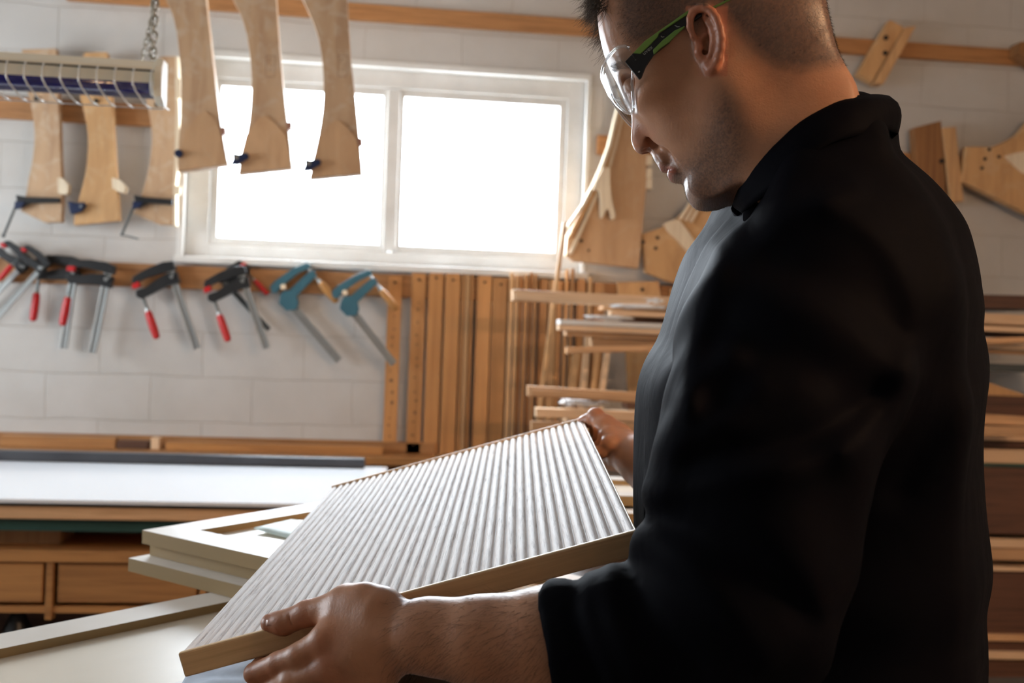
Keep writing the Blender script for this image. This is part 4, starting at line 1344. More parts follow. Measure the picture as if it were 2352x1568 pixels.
def poly_sdf(poly, h=.0015, pad=.06):
    """signed distance to a 2-D outline, tabulated"""
    poly = np.array(poly, float)
    lo, hi = poly.min(0) - pad, poly.max(0) + pad
    n = np.ceil((hi - lo) / h).astype(int) + 1
    X, Y = np.meshgrid(lo[0] + np.arange(n[0]) * h, lo[1] + np.arange(n[1]) * h, indexing='ij')
    p = np.stack([X.ravel(), Y.ravel()], 1)
    d = np.full(len(p), 1e9); ins = np.zeros(len(p), bool)
    for a, b in zip(poly, np.roll(poly, -1, 0)):
        ba = b - a; q_ = p - a
        t = np.clip((q_ @ ba) / (ba @ ba + 1e-12), 0, 1)
        d = np.minimum(d, np.linalg.norm(q_ - t[:, None] * ba, axis=1))
        c1_ = (a[1] > p[:, 1]) != (b[1] > p[:, 1])
        with np.errstate(divide='ignore', invalid='ignore'):
            xx = a[0] + (p[:, 1] - a[1]) * (b[0] - a[0]) / (b[1] - a[1] if b[1] != a[1] else 1e-12)
        ins ^= c1_ & (p[:, 0] < xx)
    d = np.where(ins, -d, d).reshape(n)

    def f(x, y):
        gx = np.clip((x - lo[0]) / h, 0, n[0] - 1.001); gy = np.clip((y - lo[1]) / h, 0, n[1] - 1.001)
        i, j = gx.astype(int), gy.astype(int); fx, fy = gx - i, gy - j
        return (d[i, j] * (1 - fx) * (1 - fy) + d[i + 1, j] * fx * (1 - fy) + d[i, j + 1] * (1 - fx) * fy + d[i + 1, j + 1] * fx * fy)
    return f


def crom(pts, sub=5, closed=True):
    pts = [tuple(p) for p in pts]
    out = []
    n = len(pts)
    for i in range(n if closed else n - 1):
        p0, p1, p2, p3 = pts[(i - 1) % n], pts[i], pts[(i + 1) % n], pts[(i + 2) % n]
        if not closed:
            p0 = pts[max(i - 1, 0)]; p3 = pts[min(i + 2, n - 1)]
        for k in range(sub):
            t = k / sub
            out.append(tuple(0.5 * (2 * a1_ + (a2_ - a0) * t + (2 * a0 - 5 * a1_ + 4 * a2_ - a3) * t * t + (3 * a1_ - a0 - 3 * a2_ + a3) * t ** 3) for a0, a1_, a2_, a3 in zip(p0, p1, p2, p3)))
    if not closed: out.append(pts[-1])
    return out


# ---- head frame: u along the photo to the right, v up, w out of the near cheek
HC = P(1600, 200, .93)
ang = math.atan2(HC[0], HC[1])
HU = np.array((math.cos(ang), -math.sin(ang), 0)); HV = np.array((0, 0, 1.0)); HW = np.array((-math.sin(ang), -math.cos(ang), 0))


def loc(px, py, w=0.0):
    r = kray(px, py)
    t = (w + HC @ HW) / (r @ HW)
    q_ = r * t - HC
    return np.array((q_ @ HU, q_ @ HV, w))


def h2k(p):
    p = np.atleast_2d(p)
    return HC + p[:, :1] * HU + p[:, 1:2] * HV + p[:, 2:3] * HW


FU = np.array((-.84, -.54)); UU = np.array((-.54, .84))     # face-forward and head-up in (u, v)
AX = np.array([(FU[0], FU[1], 0), (UU[0], UU[1], 0), (0, 0, 1)])

prof = [(1376, 71), (1380, 95), (1386, 120), (1395, 146), (1404, 165), (1413, 182), (1423, 203), (1434, 228), (1445, 250), (1451, 270), (1452, 290), (1451.5, 305), (1450, 320),
        (1453, 334), (1460, 345), (1472, 350.5), (1484, 348), (1492, 349), (1499, 358), (1504, 368), (1511, 378), (1516, 387), (1524, 391.5), (1533, 391), (1536, 393), (1532.5, 398), (1533, 404), (1537, 409),
        (1546, 414), (1557, 415), (1567, 417), (1572, 425), (1573.5, 436), (1578, 450), (1586, 461), (1597, 470), (1612, 474), (1632, 474), (1655, 470), (1680, 462),
        (1705, 462), (1722, 480), (1735, 520), (1745, 700), (2060, 700), (2000, 420), (1978, 290), (1960, 220), (1936, 177), (1917, 136), (1906, 90), (1895, 40), (1887, 0), (1868, -50), (1815, -105), (1740, -150),
        (1650, -182), (1560, -190), (1480, -172), (1425, -135), (1392, -85), (1377, -30), (1373, 25)]
prof_uv = np.array([loc(x, y)[:2] for x, y in prof])
prof_f = poly_sdf(crom(prof_uv, 4), .0008)

H = Field()
H.ell(loc(1590, 12), (.0985, .090, .0775), AX, .01)
H.ell(loc(1660, 20), (.085, .080, .074), AX, .03)                       # occipital mass
H.ell(loc(1470, 90), (.046, .056, .056), AX, .03)                       # forehead
H.ell(loc(1518, 200), (.036, .050, .054), AX, .025)                       # mid face
H.ell(loc(1560, 252, .030), (.029, .036, .030), AX, .020)                # cheek
H.ell(loc(1520, 195, .048), (.026, .013, .017), AX, .02)                 # cheek bone
H.ell(loc(1430, 165, .026), (.012, .008, .024), AX, .014)                # brow ridge
H.cone(loc(1690, 290, .046), loc(1612, 430, .018), .026, .024, .03)      # jaw
H.cone(loc(1650, 170, .052), loc(1695, 285, .048), .020, .023, .03)      # ramus
H.ell(loc(1568, 350, 0), (.034, .040, .031), AX, .022)                    # mouth block
H.ell(loc(1596, 440, 0), (.020, .024, .022), AX, .02)                    # chin
H.cone(loc(1640, 430, .0), loc(1700, 380, .0), .024, .04, .03)           # under the jaw
H.cone(loc(1735, 130, .0), loc(1850, 430, .0), .066, .060, .04)          # neck
H.cone(loc(1800, 90, .022), loc(1900, 330, .018), .050, .048, .03)        # nape muscles
H.cone(loc(1680, 230, .05), loc(1760, 470, .022), .017, .018, .03)       # sternomastoid
H.cone(loc(1870, 400, 0), loc(1900, 640, 0), .075, .10, .06)             # into the chest
H.ell(loc(1612, 262, .040), (.034, .042, .022), AX, .02)                  # masseter
# nose
H.cone(loc(1440, 205), loc(1470, 322), .0095, .0115, .010)
H.cone(loc(1462, 240, .0), loc(1480, 300, .004), .015, .016, .012)
H.ell(loc(1466, 334, 0), (.012, .011, .0115), AX, .006)
H.ell(loc(1487, 333, .0105), (.0105, .0085, .0072), AX, .006)
# lips
H.ell(loc(1527, 382, .0), (.0085, .0070, .021), AX, .008)
H.ell(loc(1544, 402, .0), (.0085, .0070, .018), AX, .008)
# carve: eye socket, nostril, mouth line, fold beside the mouth
H.ell(loc(1446, 205, .031), (.013, .012, .017), AX, .012, 'cut')
H.ell(loc(1455, 210, .031), (.0125, .0125, .0125), AX, .003)             # closed-down eyelid
H.cone(loc(1436, 219, .020), loc(1444, 217, .042), .0008, .0008, .002, 'cut')
H.func(lambda p: prof_f(p[:, 0], p[:, 1]) + 2.4 * p[:, 2] ** 2 * np.clip((p[:, 1] + .12) / .04, 0, 1), 'clip', .004)
H.cone(loc(1481, 351, .0062), loc(1488, 343, .0085), .0034, .0032, .002, 'cut')
H.chain([(loc(1528, 392.5, .0), .0007), (loc(1540, 390.5, .010), .0008), (loc(1551, 388, .019), .0010), (loc(1556, 388, .0235), .0006)], .0025, 'cut')
H.chain([(loc(1480, 296, .0150), .0012), (loc(1496, 318, .0185), .0016), (loc(1504, 338, .0170), .0012)], .006, 'cut')
H.chain([(loc(1500, 330, .0185), .0015), (loc(1530, 356, .030), .0020), (loc(1556, 390, .034), .0008)], .010, 'cut')
# ear: bowl, helix, antihelix, tragus, lobe
EC = loc(1624, 95, .072)
EAX = AX.copy()
th = .30
EAX = np.array([(FU[0] * math.cos(th), FU[1] * math.cos(th), math.sin(th)), (UU[0], UU[1], 0), (-FU[0] * math.sin(th), -FU[1] * math.sin(th), math.cos(th))])
UE = np.array((-.10, .995)); FE = np.array((-.995, -.10))
th = .33
EAX = np.array([(FE[0] * math.cos(th), FE[1] * math.cos(th), -math.sin(th)), (UE[0], UE[1], 0), (FE[0] * math.sin(th), FE[1] * math.sin(th), math.cos(th))])
H.ell(loc(1627, 84, .0735), (.0135, .0265, .0052), EAX, .004)
H.ell(loc(1634, 140, .0735), (.0085, .0115, .0052), EAX, .004)
H.ell(loc(1604, 48, .0772), (.0072, .0115, .004), EAX, .004, 'cut')
H.ell(loc(1626, 46, .081), (.0065, .009, .004), EAX, .004, 'cut')
H.ell(loc(1627, 104, .0775), (.0062, .0085, .0060), EAX, .003, 'cut')
hel = [(1602, 98, .0745, .0022), (1592, 84, .0770, .0026), (1585, 62, .0790, .0029), (1585, 42, .0800, .0031), (1592, 27, .0805, .0032), (1605, 19, .0815, .0033), (1620, 18, .0830, .0034), (1635, 27, .0845, .0034), (1646, 43, .0860, .0034),
       (1653, 63, .0865, .0034), (1657, 86, .0860, .0034), (1656, 110, .0845, .0034), (1650, 134, .0825, .0036), (1641, 154, .0795, .0040), (1632, 160, .0770, .0042), (1625, 150, .0755, .0038)]
H.chain([(loc(x, y, w), r) for x, y, w, r in hel], .0024)
ant = [(1617, 40, .0790, .0024), (1629, 53, .0805, .0030), (1638, 72, .0815, .0033), (1641, 94, .0812, .0034), (1637, 114, .0800, .0034), (1629, 128, .0785, .0032)]
H.chain([(loc(x, y, w), r) for x, y, w, r in ant], .003)
H.chain([(loc(1604, 104, .0765), .0030), (loc(1606, 118, .0775), .0036), (loc(1612, 130, .0760), .0030)], .004)
H.cone(loc(1619, 116, .082), loc(1618, 126, .070), .0026, .0026, .002, 'cut')


def Hf(p):
    q_ = p.copy(); q_[:, 2] = np.abs(q_[:, 2])
    return H(q_)


# ---- hands, in the axes of the panel (a along the near edge, b away from camera, c up)
def pf(a, b, c): return panel(a, b, c)


LA = Field()
elb = P(1650, 1430, .775)
LA.chain([(P(1830, 640, .80), .052), (elb, .044)], .02)
LA.chain([(elb, .046), (P(1420, 1468, .785), .042), (P(1250, 1476, .80), .0390), (P(1110, 1474, .812), .0335), (P(985, 1460, .825), .0270), (P(915, 1458, .832), .0245)], .02)
LA.ell(P(905, 1470, .836), (.030, .022, .026), None, .012)
# back of the hand and palm
wr = P(905, 1452, .833)
iM, mM, rM, lM = P(748, 1474, .838), P(762, 1535, .832), P(790, 1592, .832), P(822, 1640, .836)
for (m0, r) in ((iM, .0150), (mM, .0150), (rM, .0140), (lM, .0130)):
    LA.cone(wr + (m0 - wr) * .08, m0, .0175, r * .93, .012)
LA.cone((wr + mM) / 2, (wr + lM) / 2, .017, .016, .014)
# thumb: wrist, base, joint, tip lying on the flutes
tb_, t1, t2, t3 = P(872, 1408, .842), P(800, 1391, .858), pf(.118, .016, .0155), pf(.086, .022, .0105)
t2 = P(707, 1408, .872); t3 = P(652, 1430, .880); t4 = P(622, 1431, .884)
LA.chain([(P(900, 1430, .836), .021), (tb_, .0195), (t1, .0158), (t2, .0112), (t3, .0108), (t4, .0090)], .004)
LA.cone(tb_, t1, .0195, .0158, .012)
LA.cone(P(835, 1368, .846), P(822, 1376, .848), .009, .009, .012)            # knuckle bump
LA.cone(P(860, 1440, .838), P(775, 1440, .845), .017, .012, .014)             # web
LA.cone(P(765, 1425, .862), P(762, 1466, .842), .0075, .010, .012)
# fingers: from the knuckles down and round under the panel
def fin(F, k0, m0, a, b0, r, spread=0.0, reach=.034):
    p1 = pf(a, -.014, -PT - .016)
    p2 = pf(a - .003, b0, -PT - r - .0035)
    p3 = pf(a - .006, b0 + reach * .75, -PT - r * .92 - .0008)
    p4 = pf(a - .008, b0 + reach * 1.4, -PT - r * .85 - .0003)
    F.chain([(m0, r * 1.25), (p1, r * 1.08), (p2, r * 1.02), (p3, r * .95), (p4, r * .8)], .006)


iP = P(640, 1524, .852); i2 = P(585, 1546, .866)
LA.chain([(iM, .0140), (P(690, 1506, .842), .0115), (iP, .0102), (i2, .0090), (pf(.070, .022, -PT - .0092), .0092), (pf(.066, .045, -PT - .0082), .0078)], .003)
mP = P(672, 1568, .842)
LA.chain([(mM, .0145), (mP, .0118), (P(622, 1588, .862), .0108), (pf(.085, .030, -PT - .0105), .0098), (pf(.080, .055, -PT - .0085), .0082)], .0045)
rP = P(715, 1625, .845)
LA.chain([(rM, .0135), (rP, .0112), (P(672, 1625, .872), .0102), (pf(.105, .045, -PT - .0115), .0092), (pf(.100, .068, -PT - .0082), .0078)], .0045)
LA.chain([(lM, .012), (P(760, 1665, .855), .0098), (P(725, 1650, .880), .0090), (pf(.128, .050, -PT - .0105), .0080), (pf(.126, .068, -PT - .0075), .0070)], .0045)
# crease of the thumb joint, nail bed
LA.cone(P(662, 1408, .8675), P(672, 1440, .866), .0006, .0006, .002, 'cut')

RA = Field()
# far arm: shoulder, elbow behind the chest, wrist, hand over the panel corner
rwr = P(1452, 1032, 1.50)
relb = P(1600, 1235, 1.32)
RA.chain([(P(1790, 620, 1.17), .052), (relb, .044)], .02)
RA.chain([(relb, .046), (P(1530, 1115, 1.42), .041), (P(1478, 1060, 1.475), .0365), (P(1438, 1036, 1.51), .032)], .010)
RA.cone(P(1428, 1042, 1.52), P(1400, 1034, 1.54), .024, .018, .012)
CC = PW
riM, rmM, rrM, rlM = pf(CC + .020, .690, .004), pf(CC + .026, .665, -.012), pf(CC + .028, .642, -.022), pf(CC + .026, .620, -.030)
RWR = P(1436, 1028, 1.52)
for (m0, r) in ((riM, .0145), (rmM, .0145), (rrM, .0135), (rlM, .013)):
    RA.cone(RWR, m0, .020, r, .012)
RA.ell(P(1408, 1052, 1.535), (.018, .02, .020), None, .012)
T0, T1, T2, T3 = P(1420, 1000, 1.535), P(1392, 978, 1.55), P(1362, 965, 1.575), P(1338, 968, 1.585)
RA.chain([(RWR, .022), (T0, .0200), (T1, .0165), (T2, .0112), (P(1350, 966, 1.582), .0108), (T3, .0085)], .005)
for j, (m0, b0, r) in enumerate(((riM, .700, .0095), (rmM, .672, .0098), (rrM, .645, .0092), (rlM, .620, .0082))):
    RA.chain([(m0, r * 1.3), (pf(CC + .012, b0, -PT - .012 - .002 * j), r * 1.1), (pf(CC - .014, b0 + .002, -PT - r - .002), r), (pf(CC - .042, b0 + .004, -PT - r * .95 - .001), r * .9), (pf(CC - .060, b0 + .005, -PT - r * .85), r * .8)], .005)

# keep both hands out of the board itself
def board_box(p):
    q_ = p - PA
    a, b, c = q_ @ PE1, q_ @ PE2, q_ @ PN
    dx = np.stack([np.maximum(-a, a - PW), np.maximum(-b, b - PL), np.maximum(-PT - c, c + .0003)], 1)
    return np.linalg.norm(np.maximum(dx, 0), axis=1) + np.minimum(dx.max(1), 0)


LA.func(board_box, 'cut', .0012)
RA.func(board_box, 'cut', .0012)

# hidden rest of the figure under the clothes
TB = Field()
TB.cone(P(1900, 640, .98), P(1880, 1200, .99), .095, .10, .05)
TB.cone(P(1880, 600, .86), P(1880, 600, 1.12), .055, .055, .05)
hip = P(1890, 1500, .98)
hx, hy = hip[0], hip[1]
TB.cone(P(1880, 1200, .99), (hx, hy, -.42), .10, .11, .05)
for sgn in (-1, 1):
    TB.chain([((hx, hy + .09 * sgn, -.44), .075), ((hx - .01, hy + .10 * sgn, -.88), .050), ((hx + .01, hy + .11 * sgn, -1.27), .032), ((hx - .12, hy + .12 * sgn, -1.325), .022)], .02)

parts = []


def grow(field, lo, hi, h, it, conv=None):
    V, Q = grid_mesh(field, lo, hi, h)
    V = relax(V, Q, it)
    if conv is not None: V = conv(V)
    return V, Q


Hm = grow(Hf, (-.125, -.24, -.13), (.22, .20, .13), .0016, 1, None)
Hloc = Hm[0].copy()
Hv = h2k(Hm[0])


def bbox(pts, pad):
    pts = np.array(pts)
    return pts.min(0) - pad, pts.max(0) + pad


lo, hi = bbox([P(1700, 1400, .77), iM, lM, t4, pf(.06, .08, -.04), P(1650, 1500, .78), P(760, 1690, .86)], .06)
LAm = grow(LA, lo, hi, .0016, 1)
lo, hi = bbox([relb, rwr, T3, pf(CC - .06, .62, -.05), riM], .055)
RAm = grow(RA, lo, hi, .0018, 1)
lo, hi = bbox([P(1900, 600, .80), P(1880, 600, 1.2), (hx - .15, hy - .22, -1.35), (hx + .1, hy + .22, -1.3)], .07)
TBm = grow(TB, lo, hi, .010, 1)
upl = Field(); upl.chain([(P(1850, 620, .82), .050), (P(1700, 1360, .775), .043)], .01)
lo, hi = bbox([P(1850, 620, .82), P(1700, 1360, .775)], .07)
ULm = grow(upl, lo, hi, .008, 1)
upr = Field(); upr.chain([(P(1790, 620, 1.16), .050), (relb, .043)], .01)
lo, hi = bbox([P(1790, 620, 1.16), relb], .07)
URm = grow(upr, lo, hi, .008, 1)


def kmesh(name, Vk, Q, mat_, parent=None, base=None, tint=None, smooth=True):
    Vk = np.asarray(Vk)
    Wd = np.stack([Vk[:, 0] * CY + Vk[:, 1] * SY, -Vk[:, 0] * SY + Vk[:, 1] * CY, Vk[:, 2] + CAMZ], 1)
    b = np.array(base if base is not None else (Wd[:, 0].mean(), Wd[:, 1].mean(), Wd[:, 2].min()))
    me = bpy.data.meshes.new(name)
    Wd = (Wd - b).astype(F32)
    me.vertices.add(len(Wd)); me.vertices.foreach_set('co', Wd.ravel())
    k = Q.shape[1]
    me.loops.add(len(Q) * k); me.loops.foreach_set('vertex_index', Q.astype(np.int32).ravel())
    me.polygons.add(len(Q)); me.polygons.foreach_set('loop_start', np.arange(0, len(Q) * k, k, dtype=np.int32))
    try: me.polygons.foreach_set('loop_total', np.full(len(Q), k, dtype=np.int32))
    except Exception: pass
    me.update(calc_edges=True); me.validate()
    me.polygons.foreach_set('use_smooth', [smooth] * len(me.polygons))
    me.materials.append(mat_)
    if tint is not None:
        at = me.color_attributes.new('tint', 'FLOAT_COLOR', 'POINT')
        at.data.foreach_set('color', np.concatenate([tint, np.ones((len(tint), 1))], 1).astype(F32).ravel())
    o = bpy.data.objects.new(name, me); COL.objects.link(o)
    place(o, Vector(b), parent)
    return o


# ---- skin tints (colour that belongs to the skin itself: stubble, cropped hair, lips, ear)
def kproj(Pk):
    X, Y, Z = Pk[:, 0], Pk[:, 1], Pk[:, 2]
    return np.stack([1176 + FPX * (X * CR + Z * SR) / Y, 784 + FPX * (X * SR - Z * CR) / Y], 1)


def nmask(f, p, soft):
    d = f(p[:, 0], p[:, 1]); return np.clip(.5 - d / soft, 0, 1)


near = Hloc.copy(); near[:, 2] = np.abs(near[:, 2])
px = kproj(h2k(near))                   # mirrored so both sides of the head get the same hairline
hairpoly = poly_sdf([(1300, -500), (1300, -30), (1372, -20), (1400, -28), (1424, 0), (1424, 60), (1446, 100), (1475, 98), (1560, 60), (1592, 62), (1600, 90), (1612, 60), (1640, 0), (1660, 20), (1672, 38), (1695, 70), (1735, 112), (1776, 146), (1840, 160), (1912, 148), (2000, 145), (2000, -500)], 2, 60)
beardpoly = poly_sdf(crom([(1500, 362), (1530, 366), (1560, 372), (1596, 352), (1622, 300), (1640, 240), (1660, 205), (1690, 230), (1712, 290), (1716, 350), (1700, 410), (1705, 470), (1640, 500), (1560, 500), (1520, 420)], 3), 2, 60)
lippoly = poly_sdf(crom([(1509, 378), (1525, 380), (1545, 384), (1553, 389), (1549, 402), (1543, 413), (1530, 410), (1515, 395)], 3), 1, 20)
hm = nmask(hairpoly, px, 34); bm_ = nmask(beardpoly, px, 50); lm = nmask(lippoly, px, 7) * (near[:, 2] < .03)
earm = np.clip((near[:, 2] - .071) / .006, 0, 1) * (px[:, 0] > 1575) * (px[:, 0] < 1670) * (px[:, 1] < 175) * (px[:, 1] > 12)
hm = hm * (1 - earm)
rng = np.random.default_rng(3)
sp_ = rng.random(len(hm))
tint = np.ones((len(hm), 3))
tint *= 1 - hm[:, None] * (np.array((.62, .55, .42)) * (.85 + .3 * sp_[:, None]))
tint *= 1 - bm_[:, None] * (np.array((.50, .46, .38)) * (.7 + .6 * sp_[:, None]))
tint = tint * (1 - lm[:, None]) + lm[:, None] * np.array((.72, .42, .42))
tint *= 1 - earm[:, None] * np.array((0, .18, .16))
for (mx_, my_, r_) in ((1745, 104, 4), (1881, 93, 3.5), (1563, 121, 2)):
    dd = np.hypot(px[:, 0] - mx_, px[:, 1] - my_)
    tint *= 1 - (np.clip((r_ - dd) / 2, 0, 1) * .6 * (Hloc[:, 2] > 0))[:, None]
nose = nmask(poly_sdf([(1440, 280), (1440, 360), (1500, 360), (1500, 300)], 1, 20), px, 20)
tint *= 1 - nose[:, None] * np.array((0, .12, .12))


def hand_tint(V, centres, rad, amt):
    t = np.ones((len(V), 3))
    for c in centres:
        w_ = np.exp(-((np.linalg.norm(V - c, axis=1) / rad) ** 2))
        t *= 1 - w_[:, None] * np.array(amt)
    return t


lt = hand_tint(LAm[0], [t2, t4, t1, iM, mM, iP, i2], .016, (0, .16, .16))
rt = hand_tint(RAm[0], [T1, T3, riM], .018, (0, .14, .14))

allm = [(Hv, Hm[1], tint), (LAm[0], LAm[1], lt), (RAm[0], RAm[1], rt)] + [(m_[0], m_[1], np.ones((len(m_[0]), 3))) for m_ in (TBm, ULm, URm)]
Vs, Qs, Ts, n0 = [], [], [], 0
for V, Q, t_ in allm:
    Vs.append(V); Qs.append(Q + n0); Ts.append(t_); n0 += len(V)

m = mat('skin', (0.5, 0.3, 0.2), 0.42)
q = N(m)
q.b.inputs['Subsurface Weight'].default_value = 0.12
q.b.inputs['Subsurface Radius'].default_value = (1.0, 0.35, 0.2)
q.b.inputs['Subsurface Scale'].default_value = 0.006
at = q.n('ShaderNodeAttribute', attribute_name='tint')
tc = q.n('ShaderNodeTexCoord')
no = q.n('ShaderNodeTexNoise', Scale=22.0, Detail=5.0); q.l(tc.outputs['Object'], no.inputs[0])
c_ = q.ramp(no.outputs[0], [(0.3, (0.40, 0.185, 0.10)), (0.55, (0.48, 0.235, 0.13)), (0.8, (0.52, 0.27, 0.16))])
mx = q.n('ShaderNodeMixRGB', blend_type='MULTIPLY'); mx.inputs[0].default_value = 1
q.l(c_, mx.inputs[1]); q.l(at.outputs['Color'], mx.inputs[2]); q.l(mx.outputs[0], q.b.inputs['Base Color'])
n2 = q.n('ShaderNodeTexNoise', Scale=420.0, Detail=3.0); q.l(tc.outputs['Object'], n2.inputs[0])
n3 = q.n('ShaderNodeTexVoronoi', Scale=700.0); q.l(tc.outputs['Object'], n3.inputs[0])
b1 = q.bump(n2.outputs[0], 0.25, 0.0008)
b2 = q.n('ShaderNodeBump', Strength=0.2, Distance=0.0004); q.l(n3.outputs[0], b2.inputs['Height']); q.l(b1.outputs[0], b2.inputs['Normal']); q.l(b2.outputs[0], q.b.inputs['Normal'])
M['skin'] = m

foot = k2w((hx, hy, -CAMZ))
person = kmesh('person', np.concatenate(Vs), np.concatenate(Qs), M['skin'], None, foot, np.concatenate(Ts))
tag(person, 'person in a black long-sleeved shirt and clear safety glasses, head bowed, holding the fluted panel', 'person')

# ---- shirt
SH = Field()
SH.cone(P(1885, 640, .83), P(1885, 600, 1.13), .085, .085, .05)
SH.cone(P(1930, 392, .90), P(1880, 600, .845), .052, .070, .05)
SH.cone(P(1975, 374, .845), P(1860, 432, .835), .032, .040, .03)
SH.cone(P(1790, 470, .90), P(1850, 620, .86), .040, .070, .05)
SH.cone(P(1985, 380, .94), P(1930, 600, .90), .055, .080, .05)                 # shoulder line
SH.ell(P(1870, 820, .99), (.185, .185, .27), None, .06)
SH.cone(P(2010, 720, .90), P(2010, 720, 1.08), .105, .105, .07)                   # shoulder blades
SH.cone(P(1880, 900, .99), P(1880, 1900, .99), .165, .17, .08)
SH.cone(P(1990, 1000, .95), P(1990, 1900, .95), .115, .115, .08)
SH.cone(P(1650, 1000, 1.02), P(1650, 1900, 1.02), .085, .09, .08)
SH.cone(P(1900, 400, .955), P(1900, 580, .97), .074, .10, .05)                    # neck base
torso = [(1700, 470), (1662, 527), (1635, 566), (1605, 636), (1574, 715), (1548, 776), (1518, 828), (1500, 889), (1491, 959), (1485, 1037), (1481, 1159), (1480, 1400), (1480, 1950), (2266, 1950), (2268, 1500), (2272, 1072), (2273, 850), (2271, 760), (2267, 710), (2255, 653), (2239, 575), (2220, 514), (2185, 462), (2141, 414), (2100, 380), (2065, 348), (2058, 298), (2030, 230), (1950, 214), (1850, 255), (1760, 335)]
YT = .96
tk = np.array([(P(x, y, YT)[0], P(x, y, YT)[2]) for x, y in torso])
tf = poly_sdf(crom(tk, 4), .002, .12)


def torso_clip(p):
    """side outline of the body; the back and the shoulder round off towards the near arm"""
    dy = np.clip(YT - p[:, 1], 0, .3)
    bk = np.clip((p[:, 0] - .16) / .22, 0, 1)
    return tf(p[:, 0] + (.50 * dy + .6 * dy * dy) * bk, p[:, 2] + .16 * dy)


SH.func(torso_clip, 'clip', .02)
SH.func(lambda p: -p[:, 2] - .515, 'clip', .006)
SL = Field()
SL.chain([(P(1868, 690, .83), .084), (P(1800, 850, .80), .085), (P(1768, 1030, .775), .081), (P(1718, 1250, .765), .076), (P(1672, 1405, .765), .074)], .02)
SL.chain([(P(1672, 1405, .765), .074), (P(1530, 1458, .775), .0635), (P(1400, 1470, .785), .0515), (P(1180, 1474, .80), .0490)], .02)
cpt = P(1284, 1440, .80); cn = np.array((-.93, .22, -.25)); cn /= np.linalg.norm(cn)
SL.func(lambda p: (p - cpt) @ cn, 'clip', .006)
SL.cone(P(1300, 1466, .797), P(1150, 1466, .805), .044, .044, .004, 'cut')
SR_ = Field()
SR_.chain([(P(1830, 600, 1.14), .085), (relb, .075)], .04)
SR_.chain([(relb, .075), (P(1560, 1165, 1.38), .058)], .03)
rn = P(1540, 1140, 1.41) - relb; rn /= np.linalg.norm(rn)
SR_.func(lambda p: (p - P(1545, 1148, 1.40)) @ rn, 'clip', .005)

folds = [  # photo polylines of cloth folds on the near side, height, width
    ([(1655, 585), (1612, 680), (1585, 790), (1565, 900)], .006, .010),
    ([(1690, 560), (1640, 680), (1606, 800), (1580, 930)], .005, .012),
    ([(1680, 820), (1600, 900), (1555, 975), (1528, 1060), (1512, 1090)], .008, .012),
    ([(1740, 900), (1620, 990), (1560, 1060), (1512, 1130)], .005, .012),
    ([(1500, 1098), (1600, 1060), (1760, 1030), (1900, 985), (2010, 900)], -.007, .012),
    ([(1500, 1130), (1620, 1105), (1780, 1080), (1930, 1040)], .006, .014),
    ([(1490, 1180), (1600, 1220), (1740, 1300), (1850, 1420)], -.007, .012),
    ([(1470, 1235), (1560, 1290), (1680, 1400), (1760, 1500)], .006, .014),
    ([(1450, 1300), (1470, 1380), (1520, 1460), (1590, 1540)], -.006, .012),
    ([(1400, 1310), (1395, 1380), (1425, 1470), (1460, 1560)], .004, .010),
    ([(1330, 1330), (1322, 1400), (1345, 1480), (1380, 1560)], -.005, .007),
    ([(1345, 1325), (1338, 1400), (1362, 1480), (1396, 1560)], .004, .008),
    ([(1900, 470), (1990, 520), (2060, 600), (2100, 720), (2090, 860)], .005, .012),
    ([(2180, 640), (2120, 800), (2040, 930), (1950, 1040)], .006, .016),
    ([(2230, 760), (2190, 900), (2120, 1020), (2060, 1120)], -.006, .014),
    ([(1960, 430), (1860, 470), (1780, 520), (1720, 590)], .004, .010),
]


def seg_d(p, a, b):
    ba = b - a; q_ = p - a
    t = np.clip((q_ @ ba) / (ba @ ba), 0, 1)
    return np.linalg.norm(q_ - t[:, None] * ba, axis=1)


fold3 = [(np.array([(P(x, y, .74)[0], P(x, y, .74)[2]) for x, y in crom(pl_, 3, False)]), a, w_) for pl_, a, w_ in folds]


def fdisp(p):
    q_ = p[:, [0, 2]] * (.74 / np.maximum(p[:, 1:2], .5))
    out = np.zeros(len(p))
    m_ = p[:, 1] < .98
    if m_.any():
        o_ = np.zeros(m_.sum()); qm = q_[m_]
        for line, a, w_ in fold3:
            d = np.full(len(qm), 9.)
            for k in range(len(line) - 1):
                d = np.minimum(d, seg_d(qm, line[k], line[k + 1]))
            o_ -= a * np.exp(-(d / w_) ** 2)
        out[m_] = o_
    ph = p[:, 2] * 21 + p[:, 0] * 9 + 2.2 * np.sin(p[:, 0] * 11 + p[:, 1] * 6) + 1.3 * np.sin(p[:, 2] * 7 + p[:, 1] * 9)
    return out + .0030 * np.sin(ph) + .0022 * np.sin(ph * 1.9 + p[:, 1] * 13 + 1.1 * np.sin(p[:, 2] * 25))


def shirt_f(p):
    d = smin(SH(p), SL(p), .012)
    d = smin(d, SR_(p), .03)
    return d + fdisp(p)


class _F:
    def __call__(s, p): return shirt_f(p)


